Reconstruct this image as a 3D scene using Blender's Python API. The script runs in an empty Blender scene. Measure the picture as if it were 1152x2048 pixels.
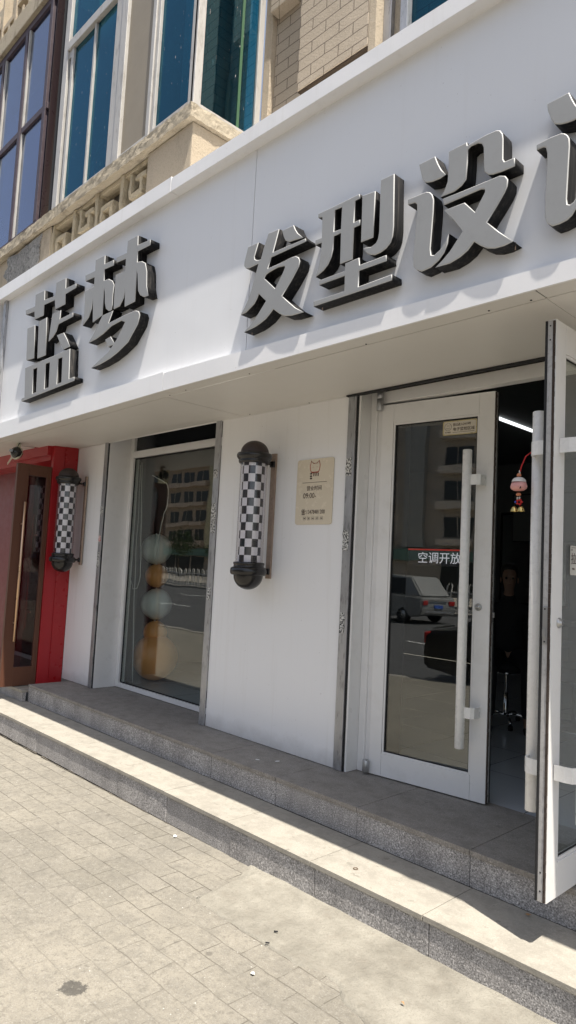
import bpy, bmesh, math, random
from mathutils import Vector, Matrix, noise
random.seed(7)
SC = bpy.context.scene
COL = SC.collection
R = math.radians

# ------------------------------------------------------------------ camera
F, YAW, PIT, ROL, CAMH = 1360.70183, 0.806636277, 0.0826956414, 0.0504979903, 1.25
fw = Vector((-math.sin(YAW)*math.cos(PIT), math.cos(YAW)*math.cos(PIT), math.sin(PIT)))
r0 = fw.cross(Vector((0, 0, 1))).normalized(); u0 = r0.cross(fw)
rt = math.cos(ROL)*r0 + math.sin(ROL)*u0
up = -math.sin(ROL)*r0 + math.cos(ROL)*u0
cam_d = bpy.data.cameras.new('camera'); cam = bpy.data.objects.new('camera', cam_d); COL.objects.link(cam)
M = Matrix.Identity(4)
for i in range(3):
    M[i][0] = rt[i]; M[i][1] = up[i]; M[i][2] = -fw[i]
M[2][3] = CAMH
cam.matrix_world = M
cam_d.sensor_fit = 'VERTICAL'; cam_d.sensor_height = 36; cam_d.sensor_width = 36
cam_d.lens = F/2048*36; cam_d.clip_start = .05; cam_d.clip_end = 1000
SC.camera = cam

def ray(x, y): return fw*F + rt*(x-576) - up*(y-1024)
def PY(x, y, Y):                                   # point of the facade plane y=Y under a traced outline
    d = ray(x, y); t = Y/d.y; return Vector((d.x*t, Y, d.z*t+CAMH))
def PX(x, y, X):
    d = ray(x, y); t = X/d.x; return Vector((X, d.y*t, d.z*t+CAMH))
def PZ(x, y, Z):
    d = ray(x, y); t = (Z-CAMH)/d.z; return Vector((d.x*t, d.y*t, Z))

# ------------------------------------------------------------------ helpers: objects
def tag(o, label=None, cat=None, group=None, kind=None):
    if label: o['label'] = label
    if cat: o['category'] = cat
    if group: o['group'] = group
    if kind: o['kind'] = kind
    return o
def thing(name, label, cat, loc=(0, 0, 0), rz=0, group=None):
    o = bpy.data.objects.new(name, None); COL.objects.link(o)
    o.location = loc; o.rotation_euler = (0, 0, rz); o.empty_display_size = .1
    return tag(o, label, cat, group)
def link(name, me, mats, parent=None, world=True):
    """mesh given in world coordinates when world=True; re-based on the parent's origin"""
    o = bpy.data.objects.new(name, me); COL.objects.link(o)
    for m in (mats if isinstance(mats, (list, tuple)) else [mats]): me.materials.append(m)
    if parent:
        o.parent = parent
        if world:
            Pm = Matrix.Identity(4); p = parent; chain = []
            while p: chain.append(p); p = p.parent
            for c in reversed(chain): Pm = Pm @ (Matrix.Translation(c.location) @ c.rotation_euler.to_matrix().to_4x4())
            me.transform(Pm.inverted())
    return o
def base(o):
    """move a top-level mesh's origin to the bottom centre of its bounding box"""
    me = o.data; vs = [v.co for v in me.vertices]
    c = Vector(((min(v.x for v in vs)+max(v.x for v in vs))/2, (min(v.y for v in vs)+max(v.y for v in vs))/2, min(v.z for v in vs)))
    me.transform(Matrix.Translation(-c)); o.location = c
    return o
class MB:
    def __init__(s): s.b = bmesh.new()
    def box(s, x0, x1, y0, y1, z0, z1, bev=0, mi=0, rot=None, piv=None):
        vs = [s.b.verts.new((x, y, z)) for x in (x0, x1) for y in (y0, y1) for z in (z0, z1)]
        q = [(0, 1, 3, 2), (4, 6, 7, 5), (0, 4, 5, 1), (2, 3, 7, 6), (0, 2, 6, 4), (1, 5, 7, 3)]
        fs = [s.b.faces.new([vs[i] for i in f]) for f in q]
        for f in fs: f.material_index = mi
        if rot: bmesh.ops.rotate(s.b, verts=vs, cent=piv or (0, 0, 0), matrix=rot)
        if bev:
            es = list({e for f in fs for e in f.edges})
            bmesh.ops.bevel(s.b, geom=es, offset=bev, segments=2, profile=.6, affect='EDGES')
        return s
    def poly(s, pts, off, mi=0):
        """extrude a planar polygon by vector off"""
        a = [s.b.verts.new(p) for p in pts]; c = [s.b.verts.new(Vector(p)+Vector(off)) for p in pts]
        n = len(pts); fs = [s.b.faces.new(a), s.b.faces.new(c[::-1])]
        for i in range(n): fs.append(s.b.faces.new((a[i], c[i], c[(i+1) % n], a[(i+1) % n])))
        for f in fs: f.material_index = mi
        return s
    def quad(s, *p, mi=0):
        f = s.b.faces.new([s.b.verts.new(q) for q in p]); f.material_index = mi; return s
    def tube(s, pts, r, n=10, mi=0, cap=True):
        pts = [Vector(p) for p in pts]; rs = r if isinstance(r, (list, tuple)) else [r]*len(pts)
        rings = []; ref = None
        for i, p in enumerate(pts):
            t = (pts[min(i+1, len(pts)-1)]-pts[max(i-1, 0)]).normalized()
            if ref is None:
                ref = Vector((0, 0, 1)) if abs(t.z) < .9 else Vector((1, 0, 0))
            a = t.cross(ref).normalized(); b = t.cross(a).normalized(); ref = -b if False else ref
            rings.append([s.b.verts.new(p+(a*math.cos(2*math.pi*k/n)+b*math.sin(2*math.pi*k/n))*rs[i]) for k in range(n)])
        for i in range(len(rings)-1):
            for k in range(n):
                f = s.b.faces.new((rings[i][k], rings[i][(k+1) % n], rings[i+1][(k+1) % n], rings[i+1][k])); f.smooth = True; f.material_index = mi
        if cap:
            s.b.faces.new(rings[0]).material_index = mi; s.b.faces.new(rings[-1][::-1]).material_index = mi
        return s
    def lathe(s, prof, c=(0, 0, 0), n=32, mi=None, axis='Z', smooth=True):
        rings = []
        for r, z in prof:
            if r < 1e-5: rings.append([s.b.verts.new((c[0], c[1], c[2]+z))]); continue
            rings.append([s.b.verts.new((c[0]+r*math.cos(2*math.pi*k/n), c[1]+r*math.sin(2*math.pi*k/n), c[2]+z)) for k in range(n)])
        for i in range(len(rings)-1):
            A, B = rings[i], rings[i+1]
            for k in range(n):
                k2 = (k+1) % n
                if len(A) == 1 and len(B) == 1: continue
                if len(A) == 1: f = s.b.faces.new((A[0], B[k], B[k2]))
                elif len(B) == 1: f = s.b.faces.new((A[k], A[k2], B[0]))
                else: f = s.b.faces.new((A[k], A[k2], B[k2], B[k]))
                f.smooth = smooth
                if mi: f.material_index = mi(i, k)
        return s
    def mesh(s):
        bmesh.ops.recalc_face_normals(s.b, faces=s.b.faces)
        me = bpy.data.meshes.new('m'); s.b.to_mesh(me); s.b.free(); return me
    def done(s, name, mats, parent=None, world=True): return link(name, s.mesh(), mats, parent, world)

# ------------------------------------------------------------------ helpers: materials
def srgb(r, g, b):
    f = lambda c: c/12.92 if c <= .04045 else ((c+.055)/1.055)**2.4
    return tuple(f(c/255) for c in (r, g, b))
class NT:
    def __init__(s, name):
        s.m = bpy.data.materials.new(name); s.m.use_nodes = True; s.t = s.m.node_tree; s.t.nodes.clear()
        s.out = s.t.nodes.new('ShaderNodeOutputMaterial')
    def n(s, typ, **kw):
        nd = s.t.nodes.new('ShaderNode'+typ)
        for k, v in kw.items():
            if k.startswith('i_'):
                key = k[2:].replace('_', ' '); sock = nd.inputs[int(key)] if key.isdigit() else nd.inputs[key]
                if isinstance(v, bpy.types.NodeSocket): s.t.links.new(v, sock)
                else:
                    if sock.type == 'RGBA' and len(v) == 3: v = (*v, 1)
                    sock.default_value = v
            else: setattr(nd, k, v)
        return nd
    def coord(s, which='Object', scale=(1, 1, 1), loc=(0, 0, 0), rot=(0, 0, 0)):
        c = s.n('TexCoord'); mp = s.n('Mapping', i_Vector=c.outputs[which]); mp.inputs['Scale'].default_value = scale
        mp.inputs['Location'].default_value = loc; mp.inputs['Rotation'].default_value = rot
        return mp.outputs[0]
    def pos(s, scale=(1, 1, 1), loc=(0, 0, 0)):
        c = s.n('NewGeometry'); mp = s.n('Mapping', i_Vector=c.outputs['Position']); mp.inputs['Scale'].default_value = scale
        mp.inputs['Location'].default_value = loc
        return mp.outputs[0]
    def noise(s, vec, scale, detail=4, rough=.55, dist=0):
        return s.n('TexNoise', i_Vector=vec, i_Scale=scale, i_Detail=detail, i_Roughness=rough, i_Distortion=dist).outputs['Fac']
    def ramp(s, fac, stops, interp='LINEAR'):
        r = s.n('ValToRGB', i_Fac=fac); r.color_ramp.interpolation = interp
        e = r.color_ramp.elements
        while len(e) < len(stops): e.new(.5)
        for el, (p, c) in zip(e, stops):
            el.position = p; el.color = (*c, 1) if isinstance(c, tuple) else (c, c, c, 1)
        return r.outputs[0]
    def mix(s, f, a, b, mode='MIX'):
        nd = s.n('MixRGB', blend_type=mode)
        for k, v in (('Fac', f), ('Color1', a), ('Color2', b)):
            if isinstance(v, bpy.types.NodeSocket): s.t.links.new(v, nd.inputs[k])
            else: nd.inputs[k].default_value = v if k == 'Fac' else (*v, 1)
        return nd.outputs[0]
    def math(s, op, a, b=0, c=0):
        nd = s.n('Math', operation=op)
        for i, v in enumerate((a, b, c)):
            if isinstance(v, bpy.types.NodeSocket): s.t.links.new(v, nd.inputs[i])
            else: nd.inputs[i].default_value = v
        return nd.outputs[0]
    def bump(s, h, strength, dist=.01, prev=None):
        nd = s.n('Bump', i_Height=h, i_Strength=strength, i_Distance=dist)
        if prev: s.t.links.new(prev, nd.inputs['Normal'])
        return nd.outputs[0]
    def bsdf(s, col, rough=.6, metal=0, normal=None, spec=.5, **kw):
        b = s.n('BsdfPrincipled')
        for k, v in (('Base Color', col), ('Roughness', rough), ('Metallic', metal), ('Specular IOR Level', spec)):
            if isinstance(v, bpy.types.NodeSocket): s.t.links.new(v, b.inputs[k])
            else: b.inputs[k].default_value = (*v, 1) if isinstance(v, tuple) else v
        if normal: s.t.links.new(normal, b.inputs['Normal'])
        for k, v in kw.items(): b.inputs[k.replace('_', ' ')].default_value = v
        s.t.links.new(b.outputs[0], s.out.inputs['Surface']); return b
def simple(name, col, rough=.5, metal=0, var=.12, scale=6, bump=0, bscale=80, dirt=None, dirt_amt=.3, spec=.5, vscale=(1, 1, 1)):
    t = NT(name); p = t.pos(vscale)
    a = tuple(c*(1-var) for c in col); b = tuple(min(1, c*(1+var)) for c in col)
    c = t.mix(t.noise(p, scale), a, b)
    if dirt:
        f = t.ramp(t.noise(p, scale*2.3, 6, .7), [(.52, 0.), (.75, 1.)])
        c = t.mix(t.math('MULTIPLY', f, dirt_amt), c, dirt)
    r = t.math('MULTIPLY_ADD', t.noise(p, scale*3), .25, rough-.12)
    nrm = t.bump(t.noise(t.pos(), bscale, 5, .6), bump, .004) if bump else None
    t.bsdf(c, r, metal, nrm, spec)
    return t.m

# white aluminium composite panels, a little weathered
def white_panel(name, col=(.84, .835, .84), rough=.38, streak=.5, spots=.35):
    t = NT(name); p = t.pos()
    c = t.mix(t.noise(p, 1.3, 4), tuple(v*.94 for v in col), col)
    st = t.ramp(t.noise(t.pos((14, 14, .7)), 1.2, 5, .6), [(.55, 0.), (.8, 1.)])
    c = t.mix(t.math('MULTIPLY', st, streak*.35), c, (.45, .40, .33))
    sp = t.ramp(t.noise(p, 55, 2), [(.74, 0.), (.77, 1.)])
    c = t.mix(t.math('MULTIPLY', sp, spots), c, (.25, .22, .2))
    gm = t.n('SeparateXYZ', i_Vector=p).outputs['Z']
    lowm = t.ramp(t.math('ADD', gm, t.math('MULTIPLY', t.noise(p, 7, 6, .7), .16)), [(.07, .75), (.20, 0.)])
    c = t.mix(t.math('MULTIPLY', lowm, .6), c, (.33, .30, .26))
    nb = t.bump(t.noise(p, 1.7, 2), .22, .03)
    t.bsdf(c, t.math('MULTIPLY_ADD', t.noise(p, 9), .2, rough-.1), 0, nb)
    return t.m
WHITE = white_panel('white_panel')
SIGNW = white_panel('sign_panel', (.80, .805, .82), .42, .25)
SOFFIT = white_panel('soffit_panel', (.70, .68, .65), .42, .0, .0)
PVC = simple('white_pvc', (.74, .73, .72), .32, var=.05, scale=3, dirt=(.3, .26, .2), dirt_amt=.15)
PVCD = simple('greyed_pvc', (.42, .41, .40), .5, var=.2, scale=30, dirt=(.12, .1, .09), dirt_amt=.5)
ALU = simple('brushed_aluminium', (.40, .40, .41), .42, .6, var=.35, scale=14, dirt=(.07, .065, .06), dirt_amt=.95, vscale=(1, 1, .25))
RUBBER = simple('black_rubber', (.012, .012, .013), .75, var=.3, bump=.4, bscale=120)
BRUSH = simple('brown_brush_seal', (.05, .035, .028), .95, var=.5, scale=60, bump=1, bscale=300)
CHROME = simple('chrome', (.75, .75, .76), .12, 1, var=.05)
STEEL = simple('dull_steel', (.45, .45, .45), .35, .8, var=.15)
DARKV = simple('dark_void', (.02, .02, .022), .9, var=.2)
HANDLE = simple('white_enamel', (.78, .77, .75), .28, var=.04, scale=10, dirt=(.3, .28, .25), dirt_amt=.1)

def granite(name, dusty, dcol=(.36, .32, .26), base_c=(.34, .325, .315)):
    t = NT(name); p = t.pos()
    n1 = t.noise(p, 150, 3, .75); n2 = t.noise(p, 60, 3, .7)
    c = t.ramp(n1, [(.36, tuple(v*.28 for v in base_c)), (.47, base_c), (.56, tuple(v*1.25 for v in base_c)), (.66, tuple(min(1, v*2.6) for v in base_c))])
    c = t.mix(t.ramp(n2, [(.4, 0.), (.6, .3)]), c, tuple(v*.55 for v in base_c))
    if dusty:
        d = t.math('MULTIPLY_ADD', t.noise(p, 5, 6, .65), .5, dusty-.2)
        c = t.mix(d, c, dcol)
        c = t.mix(t.ramp(t.noise(p, 9, 7, .75), [(.40, .45), (.55, 0.)]), c, tuple(v*.62 for v in dcol))
        sp = t.ramp(t.noise(p, 16, 5, .75), [(.60, 0.), (.68, .6)])
        c = t.mix(sp, c, tuple(v*.5 for v in dcol))
    else:
        w = t.ramp(t.noise(t.pos((3.2, 3.2, 1.1)), 1.6, 5, .65), [(.40, 0.), (.62, 1.)])
        c = t.mix(t.math('MULTIPLY', w, .4), c, tuple(v*.4 for v in base_c))
        w2 = t.ramp(t.noise(t.pos((2, 2, 2), (4, 0, 0)), 2.2, 5, .6), [(.5, 0.), (.75, .35)])
        c = t.mix(w2, c, (.42, .40, .38))
    nb = t.bump(t.noise(p, 180, 3), .35, .003)
    t.bsdf(c, .75, 0, nb, .3)
    return t.m
TREAD = granite('dusty_granite_tread', .82, (.325, .302, .258), (.29, .27, .25))
TREADU = granite('upper_granite_tread', .6, (.235, .215, .19), (.30, .28, .26))  # darker mix for the upper tread
RISER = granite('grey_granite_riser', 0)

def paver_mat():
    t = NT('concrete_pavers')
    p0 = t.pos()
    wob = t.n('TexNoise', i_Vector=p0, i_Scale=7.0, i_Detail=3.0).outputs['Color']
    wv = t.n('VectorMath', operation='MULTIPLY_ADD'); t.t.links.new(wob, wv.inputs[0])
    wv.inputs[1].default_value = (.022, .018, 0); t.t.links.new(t.pos((1, 1, 1), (.06, -.008, 0)), wv.inputs[2])
    br = t.n('TexBrick', i_Vector=wv.outputs[0], i_Scale=1.0, i_Mortar_Size=.003, i_Mortar_Smooth=.3, i_Bias=0.0, i_Brick_Width=.224, i_Row_Height=.1225)
    br.offset = .5; br.inputs['Color1'].default_value = (0, 0, 0, 1); br.inputs['Color2'].default_value = (1, 1, 1, 1); br.inputs['Mortar'].default_value = (.5, .5, .5, 1)
    big = t.noise(p0, 1.1, 6, .6); mid = t.noise(p0, 7, 6, .7); fine = t.noise(p0, 160, 3, .7)
    c = t.mix(br.outputs['Color'], (.285, .26, .215), (.325, .297, .25))
    c = t.mix(t.ramp(big, [(.38, 0.), (.64, 1.)]), c, (.385, .35, .29))
    c = t.mix(t.ramp(mid, [(.35, .45), (.6, 0.)]), c, (.24, .22, .19))
    c = t.mix(t.ramp(fine, [(.33, .5), (.45, 0.), (.58, 0.), (.72, .55)]), c, t.ramp(fine, [(.4, .12), (.6, .58)]))
    # joints fade where dust has filled them
    vis = t.ramp(t.noise(t.pos((1, 1.6, 1), (3, 1, 0)), 3.4, 6, .7), [(.38, .15), (.56, 1.)])
    yy = t.n('SeparateXYZ', i_Vector=p0).outputs['Y']
    worn = t.n('MapRange', i_Value=yy); worn.inputs['From Min'].default_value = 1.35; worn.inputs['From Max'].default_value = 2.05; worn.inputs['To Min'].default_value = .28; worn.inputs['To Max'].default_value = 1.
    jm = t.math('MULTIPLY', t.math('MULTIPLY', br.outputs['Fac'], vis), worn.outputs[0])
    c = t.mix(t.math('MULTIPLY', jm, .8), c, (.08, .068, .052))
    # gum and oil spots
    vo = t.n('TexVoronoi', i_Vector=p0, i_Scale=5.2); vo.feature = 'F1'
    vd = t.math('ADD', vo.outputs['Distance'], t.math('MULTIPLY', mid, .16))
    gum = t.ramp(vd, [(.14, .55), (.165, 0.)])
    c = t.mix(gum, c, (.14, .125, .11))
    vo2 = t.n('TexVoronoi', i_Vector=p0, i_Scale=22.0)
    chip = t.ramp(vo2.outputs['Distance'], [(.045, .95), (.07, 0.)])
    c = t.mix(t.math('MULTIPLY', chip, t.ramp(t.noise(p0, 3.1, 3), [(.45, 0.), (.6, 1.)])), c, (.85, .84, .8))
    st = t.n('VectorMath', operation='DISTANCE'); t.t.links.new(t.pos((1, 1.25, 0)), st.inputs[0]); st.inputs[1].default_value = (-2.422, 1.335*1.25, 0)
    sd = t.math('ADD', st.outputs['Value'], t.math('MULTIPLY', t.noise(p0, 20, 7, .8), .15))
    c = t.mix(t.ramp(sd, [(.122, .8), (.134, 0.)]), c, (.07, .066, .062))
    g1 = t.noise(p0, 38, 5, .75); g2 = t.noise(t.pos((1, 1, 1), (9, 2, 0)), 14, 6, .75)
    c = t.mix(t.ramp(g1, [(.36, .55), (.47, 0.)]), c, (.19, .172, .145))
    c = t.mix(t.ramp(g1, [(.56, 0.), (.70, .5)]), c, (.47, .44, .38))
    c = t.mix(t.ramp(g2, [(.38, .35), (.5, 0.)]), c, (.20, .185, .16))
    c = t.mix(1., c, (.66, .665, .665), 'MULTIPLY')
    b1 = t.bump(t.math('MULTIPLY', jm, -1.), .5, .006)
    b2 = t.bump(t.noise(p0, 30, 8, .75), .55, .008, b1)
    t.bsdf(c, .88, 0, b2, .2)
    return t.m
PAVER = paver_mat()
def cement():
    t = NT('rough_cement'); p = t.pos()
    c = t.mix(t.ramp(t.noise(p, 4.5, 8, .7), [(.35, 0.), (.65, 1.)]), (.20, .186, .156), (.325, .305, .26))
    c = t.mix(t.ramp(t.noise(p, 140, 3, .7), [(.35, .4), (.46, 0.)]), c, (.16, .14, .11))
    c = t.mix(t.ramp(t.noise(p, 11, 6, .7), [(.55, 0.), (.7, .5)]), c, (.23, .205, .17))
    b = t.bump(t.noise(p, 18, 9, .75), .9, .02)
    t.bsdf(c, .9, 0, b, .2); return t.m
CEMENT = cement()
ASPH = simple('asphalt', (.06, .06, .062), .85, var=.25, scale=3, bump=.5, bscale=150)

def plaster(name, col, bump=.8, bscale=55, dirt=(.12, .1, .08), dirt_amt=.35, mott=0):
    t = NT(name); p = t.pos()
    c = t.mix(t.noise(p, 2.3, 5, .6), tuple(v*.82 for v in col), tuple(v*1.1 for v in col))
    c = t.mix(t.ramp(t.noise(p, 90, 3, .7), [(.36, .35), (.48, 0.)]), c, tuple(v*.5 for v in col))
    c = t.mix(t.math('MULTIPLY', t.ramp(t.noise(t.pos((1.5, 1.5, .6)), 3.1, 6, .7), [(.54, 0.), (.72, 1.)]), dirt_amt), c, dirt)
    if mott: c = t.mix(t.ramp(t.noise(p, mott, 6, .8, 1.5), [(.42, .75), (.5, 0.), (.56, 0.), (.66, .6)]), c, t.ramp(t.noise(p, mott, 6, .8, 1.5), [(.45, .10), (.6, .55)]))
    b = t.bump(t.noise(p, bscale, 6, .7), bump, .012)
    t.bsdf(c, .92, 0, b, .15); return t.m
STUCCO = plaster('beige_stucco', (.52, .44, .335), 1.0, 60)
STUCCOB = plaster('weathered_sill_concrete', (.47, .41, .315), 1, 40, (.07, .055, .04), .75)
INFILL = simple('beige_infill_board', (.27, .235, .185), .7, var=.12, scale=4, bump=.1)
def brick_render(name, col):
    t = NT(name)
    c0 = t.n('NewGeometry'); sx = t.n('SeparateXYZ', i_Vector=c0.outputs['Position'])
    cx = t.n('CombineXYZ', i_X=t.math('ADD', sx.outputs['X'], sx.outputs['Y']), i_Y=sx.outputs['Z'])
    wob = t.n('TexNoise', i_Vector=cx.outputs[0], i_Scale=9.0).outputs['Color']
    wv = t.n('VectorMath', operation='MULTIPLY_ADD'); t.t.links.new(wob, wv.inputs[0]); wv.inputs[1].default_value = (.008, .01, 0); t.t.links.new(cx.outputs[0], wv.inputs[2])
    br = t.n('TexBrick', i_Vector=wv.outputs[0], i_Scale=1.0, i_Mortar_Size=.0038, i_Mortar_Smooth=.15, i_Bias=0.0, i_Brick_Width=.276, i_Row_Height=.092)
    p = t.pos()
    c = t.mix(t.noise(p, 3, 5), tuple(v*.85 for v in col), tuple(v*1.1 for v in col))
    c = t.mix(t.ramp(t.noise(p, 120, 3, .7), [(.38, .4), (.5, 0.)]), c, tuple(v*.5 for v in col))
    c = t.mix(t.math('MULTIPLY', br.outputs['Fac'], .75), c, (.07, .058, .047))
    b1 = t.bump(t.math('MULTIPLY', br.outputs['Fac'], -1.), .6, .01)
    b = t.bump(t.noise(p, 70, 5, .7), .6, .008, b1)
    t.bsdf(c, .92, 0, b, .15); return t.m
BRICKR = brick_render('scored_brick_render', (.50, .425, .335))

def glass(name, tint, lo=.06, rough=.0, film=None, gcol=(1, 1, 1)):
    t = NT(name)
    lw = t.n('LayerWeight', i_Blend=.5)
    f = t.math('MULTIPLY_ADD', t.math('POWER', lw.outputs['Facing'], 5.), .9, lo)
    tr = t.n('BsdfTransparent', i_Color=tint); gl = t.n('BsdfGlossy', i_Roughness=rough, i_Color=gcol)
    wob = t.bump(t.noise(t.pos(), 1.6, 2), .06, .02); t.t.links.new(wob, gl.inputs['Normal'])
    mx = t.n('MixShader', i_Fac=f); t.t.links.new(tr.outputs[0], mx.inputs[1]); t.t.links.new(gl.outputs[0], mx.inputs[2])
    sh = mx.outputs[0]
    if film:
        col, amt, sc = film
        df = t.n('BsdfDiffuse', i_Color=(*col, 1))
        sp = t.ramp(t.noise(t.pos((1, 1, .14)), sc, 3, .6), [(.70, 0.), (.73, 1.)])
        m2 = t.n('MixShader', i_Fac=t.math('MULTIPLY', sp, amt)); t.t.links.new(sh, m2.inputs[1]); t.t.links.new(df.outputs[0], m2.inputs[2]); sh = m2.outputs[0]
    t.t.links.new(sh, t.out.inputs['Surface']); return t.m
GLASS = glass('shop_glass', (.90, .93, .91), .075)
BLUEG = glass('teal_tinted_glass', (.16, .50, .58), .06, .0, ((.8, .8, .78), .65, 80), (.4, .78, 1))
BLUEG2 = glass('teal_tinted_side_glass', (.16, .50, .58), .16, .0, ((.8, .8, .78), .7, 80), (.55, .88, 1))
VIOLG = glass('violet_tinted_glass', (.42, .50, .72), .18, .0, ((.6, .6, .66), .3, 7), (.84, .90, 1))
CLEAR = glass('clear_acrylic', (.93, .92, .93), .03)
CARG = simple('car_glass', (.015, .017, .02), .06, 0, var=.1)

FACE = simple('letter_face_grey', (.29, .295, .30), .65, var=.07, scale=5, dirt=(.16, .15, .14), dirt_amt=.15)
def side_mat():
    t = NT('letter_side_worn_black'); p = t.pos()
    s1 = t.ramp(t.noise(t.pos((60, 60, 3)), 1.0, 5, .7), [(.5, 0.), (.75, 1.)])
    c = t.mix(t.math('MULTIPLY', s1, .5), (.005, .005, .006), (.13, .115, .1))
    t.bsdf(c, .6, 0, None, .25); return t.m
SIDE = side_mat()
RIM = simple('letter_rim_acrylic', (.46, .46, .45), .6, var=.1, scale=30)
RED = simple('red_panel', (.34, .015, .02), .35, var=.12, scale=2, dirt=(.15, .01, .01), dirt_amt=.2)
BROWN = simple('brown_door_frame', (.10, .038, .02), .55, var=.15, scale=4, vscale=(4, 4, .5))
MAROON = glass('maroon_tinted_glass', (.35, .12, .14), .12)
GOLD = simple('brushed_gold', (.62, .42, .27), .3, .85, var=.1)
BRASS = simple('brass', (.55, .42, .16), .25, 1, var=.1)
BLACKG = simple('gloss_black_plastic', (.012, .011, .011), .22, 0, var=.2, scale=9, dirt=(.06, .05, .045), dirt_amt=.2)
CHK_W = simple('checker_white', (.84, .84, .86), .45, var=.04)
CHK_B = simple('checker_black', (.018, .018, .024), .4, var=.3, scale=30)
RUST = simple('rusted_strip', (.33, .25, .2), .6, .3, var=.35, scale=25, dirt=(.1, .06, .04), dirt_amt=.6)
CREAM = simple('cream_acrylic', (.68, .60, .47), .25, var=.04)
INK = simple('dark_ink', (.045, .02, .015), .6, var=.1)
INKR = simple('red_ink', (.4, .06, .03), .6, var=.1)
WHITET = simple('white_print', (.8, .8, .8), .5, var=.03)
BLACKC = simple('black_cloth', (.014, .014, .017), .9, var=.2, scale=20)
TILE_N = NT('white_floor_tile'); _p = TILE_N.pos()
_b = TILE_N.n('TexBrick', i_Vector=_p, i_Scale=1.0, i_Mortar_Size=.003, i_Brick_Width=.6, i_Row_Height=.6, i_Bias=0.0); _b.offset = 0
TILE_N.bsdf(TILE_N.mix(_b.outputs['Fac'], (.52, .54, .57), (.12, .12, .12)), .14); TILE = TILE_N.m
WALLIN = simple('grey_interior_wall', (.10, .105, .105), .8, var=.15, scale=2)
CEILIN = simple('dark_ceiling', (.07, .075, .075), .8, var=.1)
CURT = simple('grey_curtain', (.17, .17, .175), .9, var=.12, scale=4, vscale=(12, 12, .3))

def emis(name, col, st):
    t = NT(name); e = t.n('Emission', i_Color=col, i_Strength=st); t.t.links.new(e.outputs[0], t.out.inputs['Surface']); return t.m

# ------------------------------------------------------------------ world and sun
SUN = Vector((.36, -.105, 1)).normalized()
w = bpy.data.worlds.new('World'); SC.world = w; w.use_nodes = True
nt = w.node_tree; bg = nt.nodes['Background']; sky = nt.nodes.new('ShaderNodeTexSky')
sky.sky_type = 'NISHITA'; sky.sun_disc = False; sky.sun_elevation = math.asin(SUN.z); sky.sun_rotation = math.atan2(SUN.x, SUN.y)
sky.dust_density = 2.0; sky.air_density = 1.0; sky.ozone_density = 1.0
hs = nt.nodes.new('ShaderNodeHueSaturation'); hs.inputs['Saturation'].default_value = .62
nt.links.new(sky.outputs[0], hs.inputs['Color']); nt.links.new(hs.outputs[0], bg.inputs[0]); bg.inputs[1].default_value = .10
sl = bpy.data.lights.new('sun', 'SUN'); sl.energy = 4.8; sl.angle = R(.53); sl.color = (1, .94, .84)
so = bpy.data.objects.new('sun', sl); COL.objects.link(so); so.location = (6, -3, 20)
so.rotation_euler = SUN.to_track_quat('Z', 'Y').to_euler()
vs = SC.view_settings; vs.view_transform = 'Standard'; vs.look = 'None'; vs.exposure = 1.0; vs.gamma = 1; vs.use_curve_mapping = False
SC.cycles.max_bounces = 10; SC.cycles.transparent_max_bounces = 24; SC.cycles.glossy_bounces = 5; SC.cycles.diffuse_bounces = 5
SC.cycles.caustics_reflective = False; SC.cycles.caustics_refractive = False

# ================================================================== THE GROUND
def gz(x): return -.36 + .0065*max(-8, min(3, x)) + .04*.65 - .0055
def gz(x): return -.325 + .0065*max(-8, min(3, x))
def frange(a, b, s):
    n = max(1, int(round((b-a)/s))); return [a+(b-a)*i/n for i in range(n)]
xs = frange(-60, -12, 4)+frange(-12, -6.5, .5)+frange(-6.5, .5, .05)+frange(.5, 40, 3)+[40]
ys = [-2.7]+frange(-2.68, .4, .3)+frange(.4, 2.6, .05)+[2.6]
bm = bmesh.new(); grid = []
for x in xs:
    row = []
    for y in ys:
        z = gz(x)
        if -6.6 < x < .6 and .3 < y < 2.55: z += .006*noise.noise(Vector((x*3.1, y*3.1, 0)))+.0035*noise.noise(Vector((x*11, y*11, 3)))
        row.append(bm.verts.new((x, y, z)))
    grid.append(row)
for i in range(len(xs)-1):
    for j in range(len(ys)-1):
        f = bm.faces.new((grid[i][j], grid[i+1][j], grid[i+1][j+1], grid[i][j+1])); f.smooth = True
me = bpy.data.meshes.new('m'); bm.to_mesh(me); bm.free()
tag(link('pavement', me, PAVER), kind='structure')
# kerb, road, far ground
tag(MB().box(-60, 40, -2.86, -2.705, -.56, -.355, .01).done('kerb', simple('kerb_stone', (.3, .28, .25), .85, var=.15, bump=.3)), kind='structure')
tag(MB().quad((-90, -29, -.5), (60, -29, -.5), (60, -2.86, -.5), (-90, -2.86, -.5)).done('road', ASPH), kind='structure')
tag(MB().quad((-400, -400, -.53), (400, -400, -.53), (400, 200, -.53), (-400, 200, -.53)).done('ground', simple('far_ground', (.2, .18, .15), .9)), kind='structure')
tag(MB().box(-90, 60, -45.5, -29, -.6, -.36).done('far_pavement', simple('far_paving', (.3, .27, .23), .9)), kind='structure')
mk = MB()
for x in range(-80, 50, 6): mk.box(x, x+3, -9.6, -9.48, -.499, -.494); mk.box(x, x+3, -15.6, -15.48, -.499, -.494)
tag(mk.done('road_marking', simple('road_paint', (.7, .7, .68), .7)), kind='structure')
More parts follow.
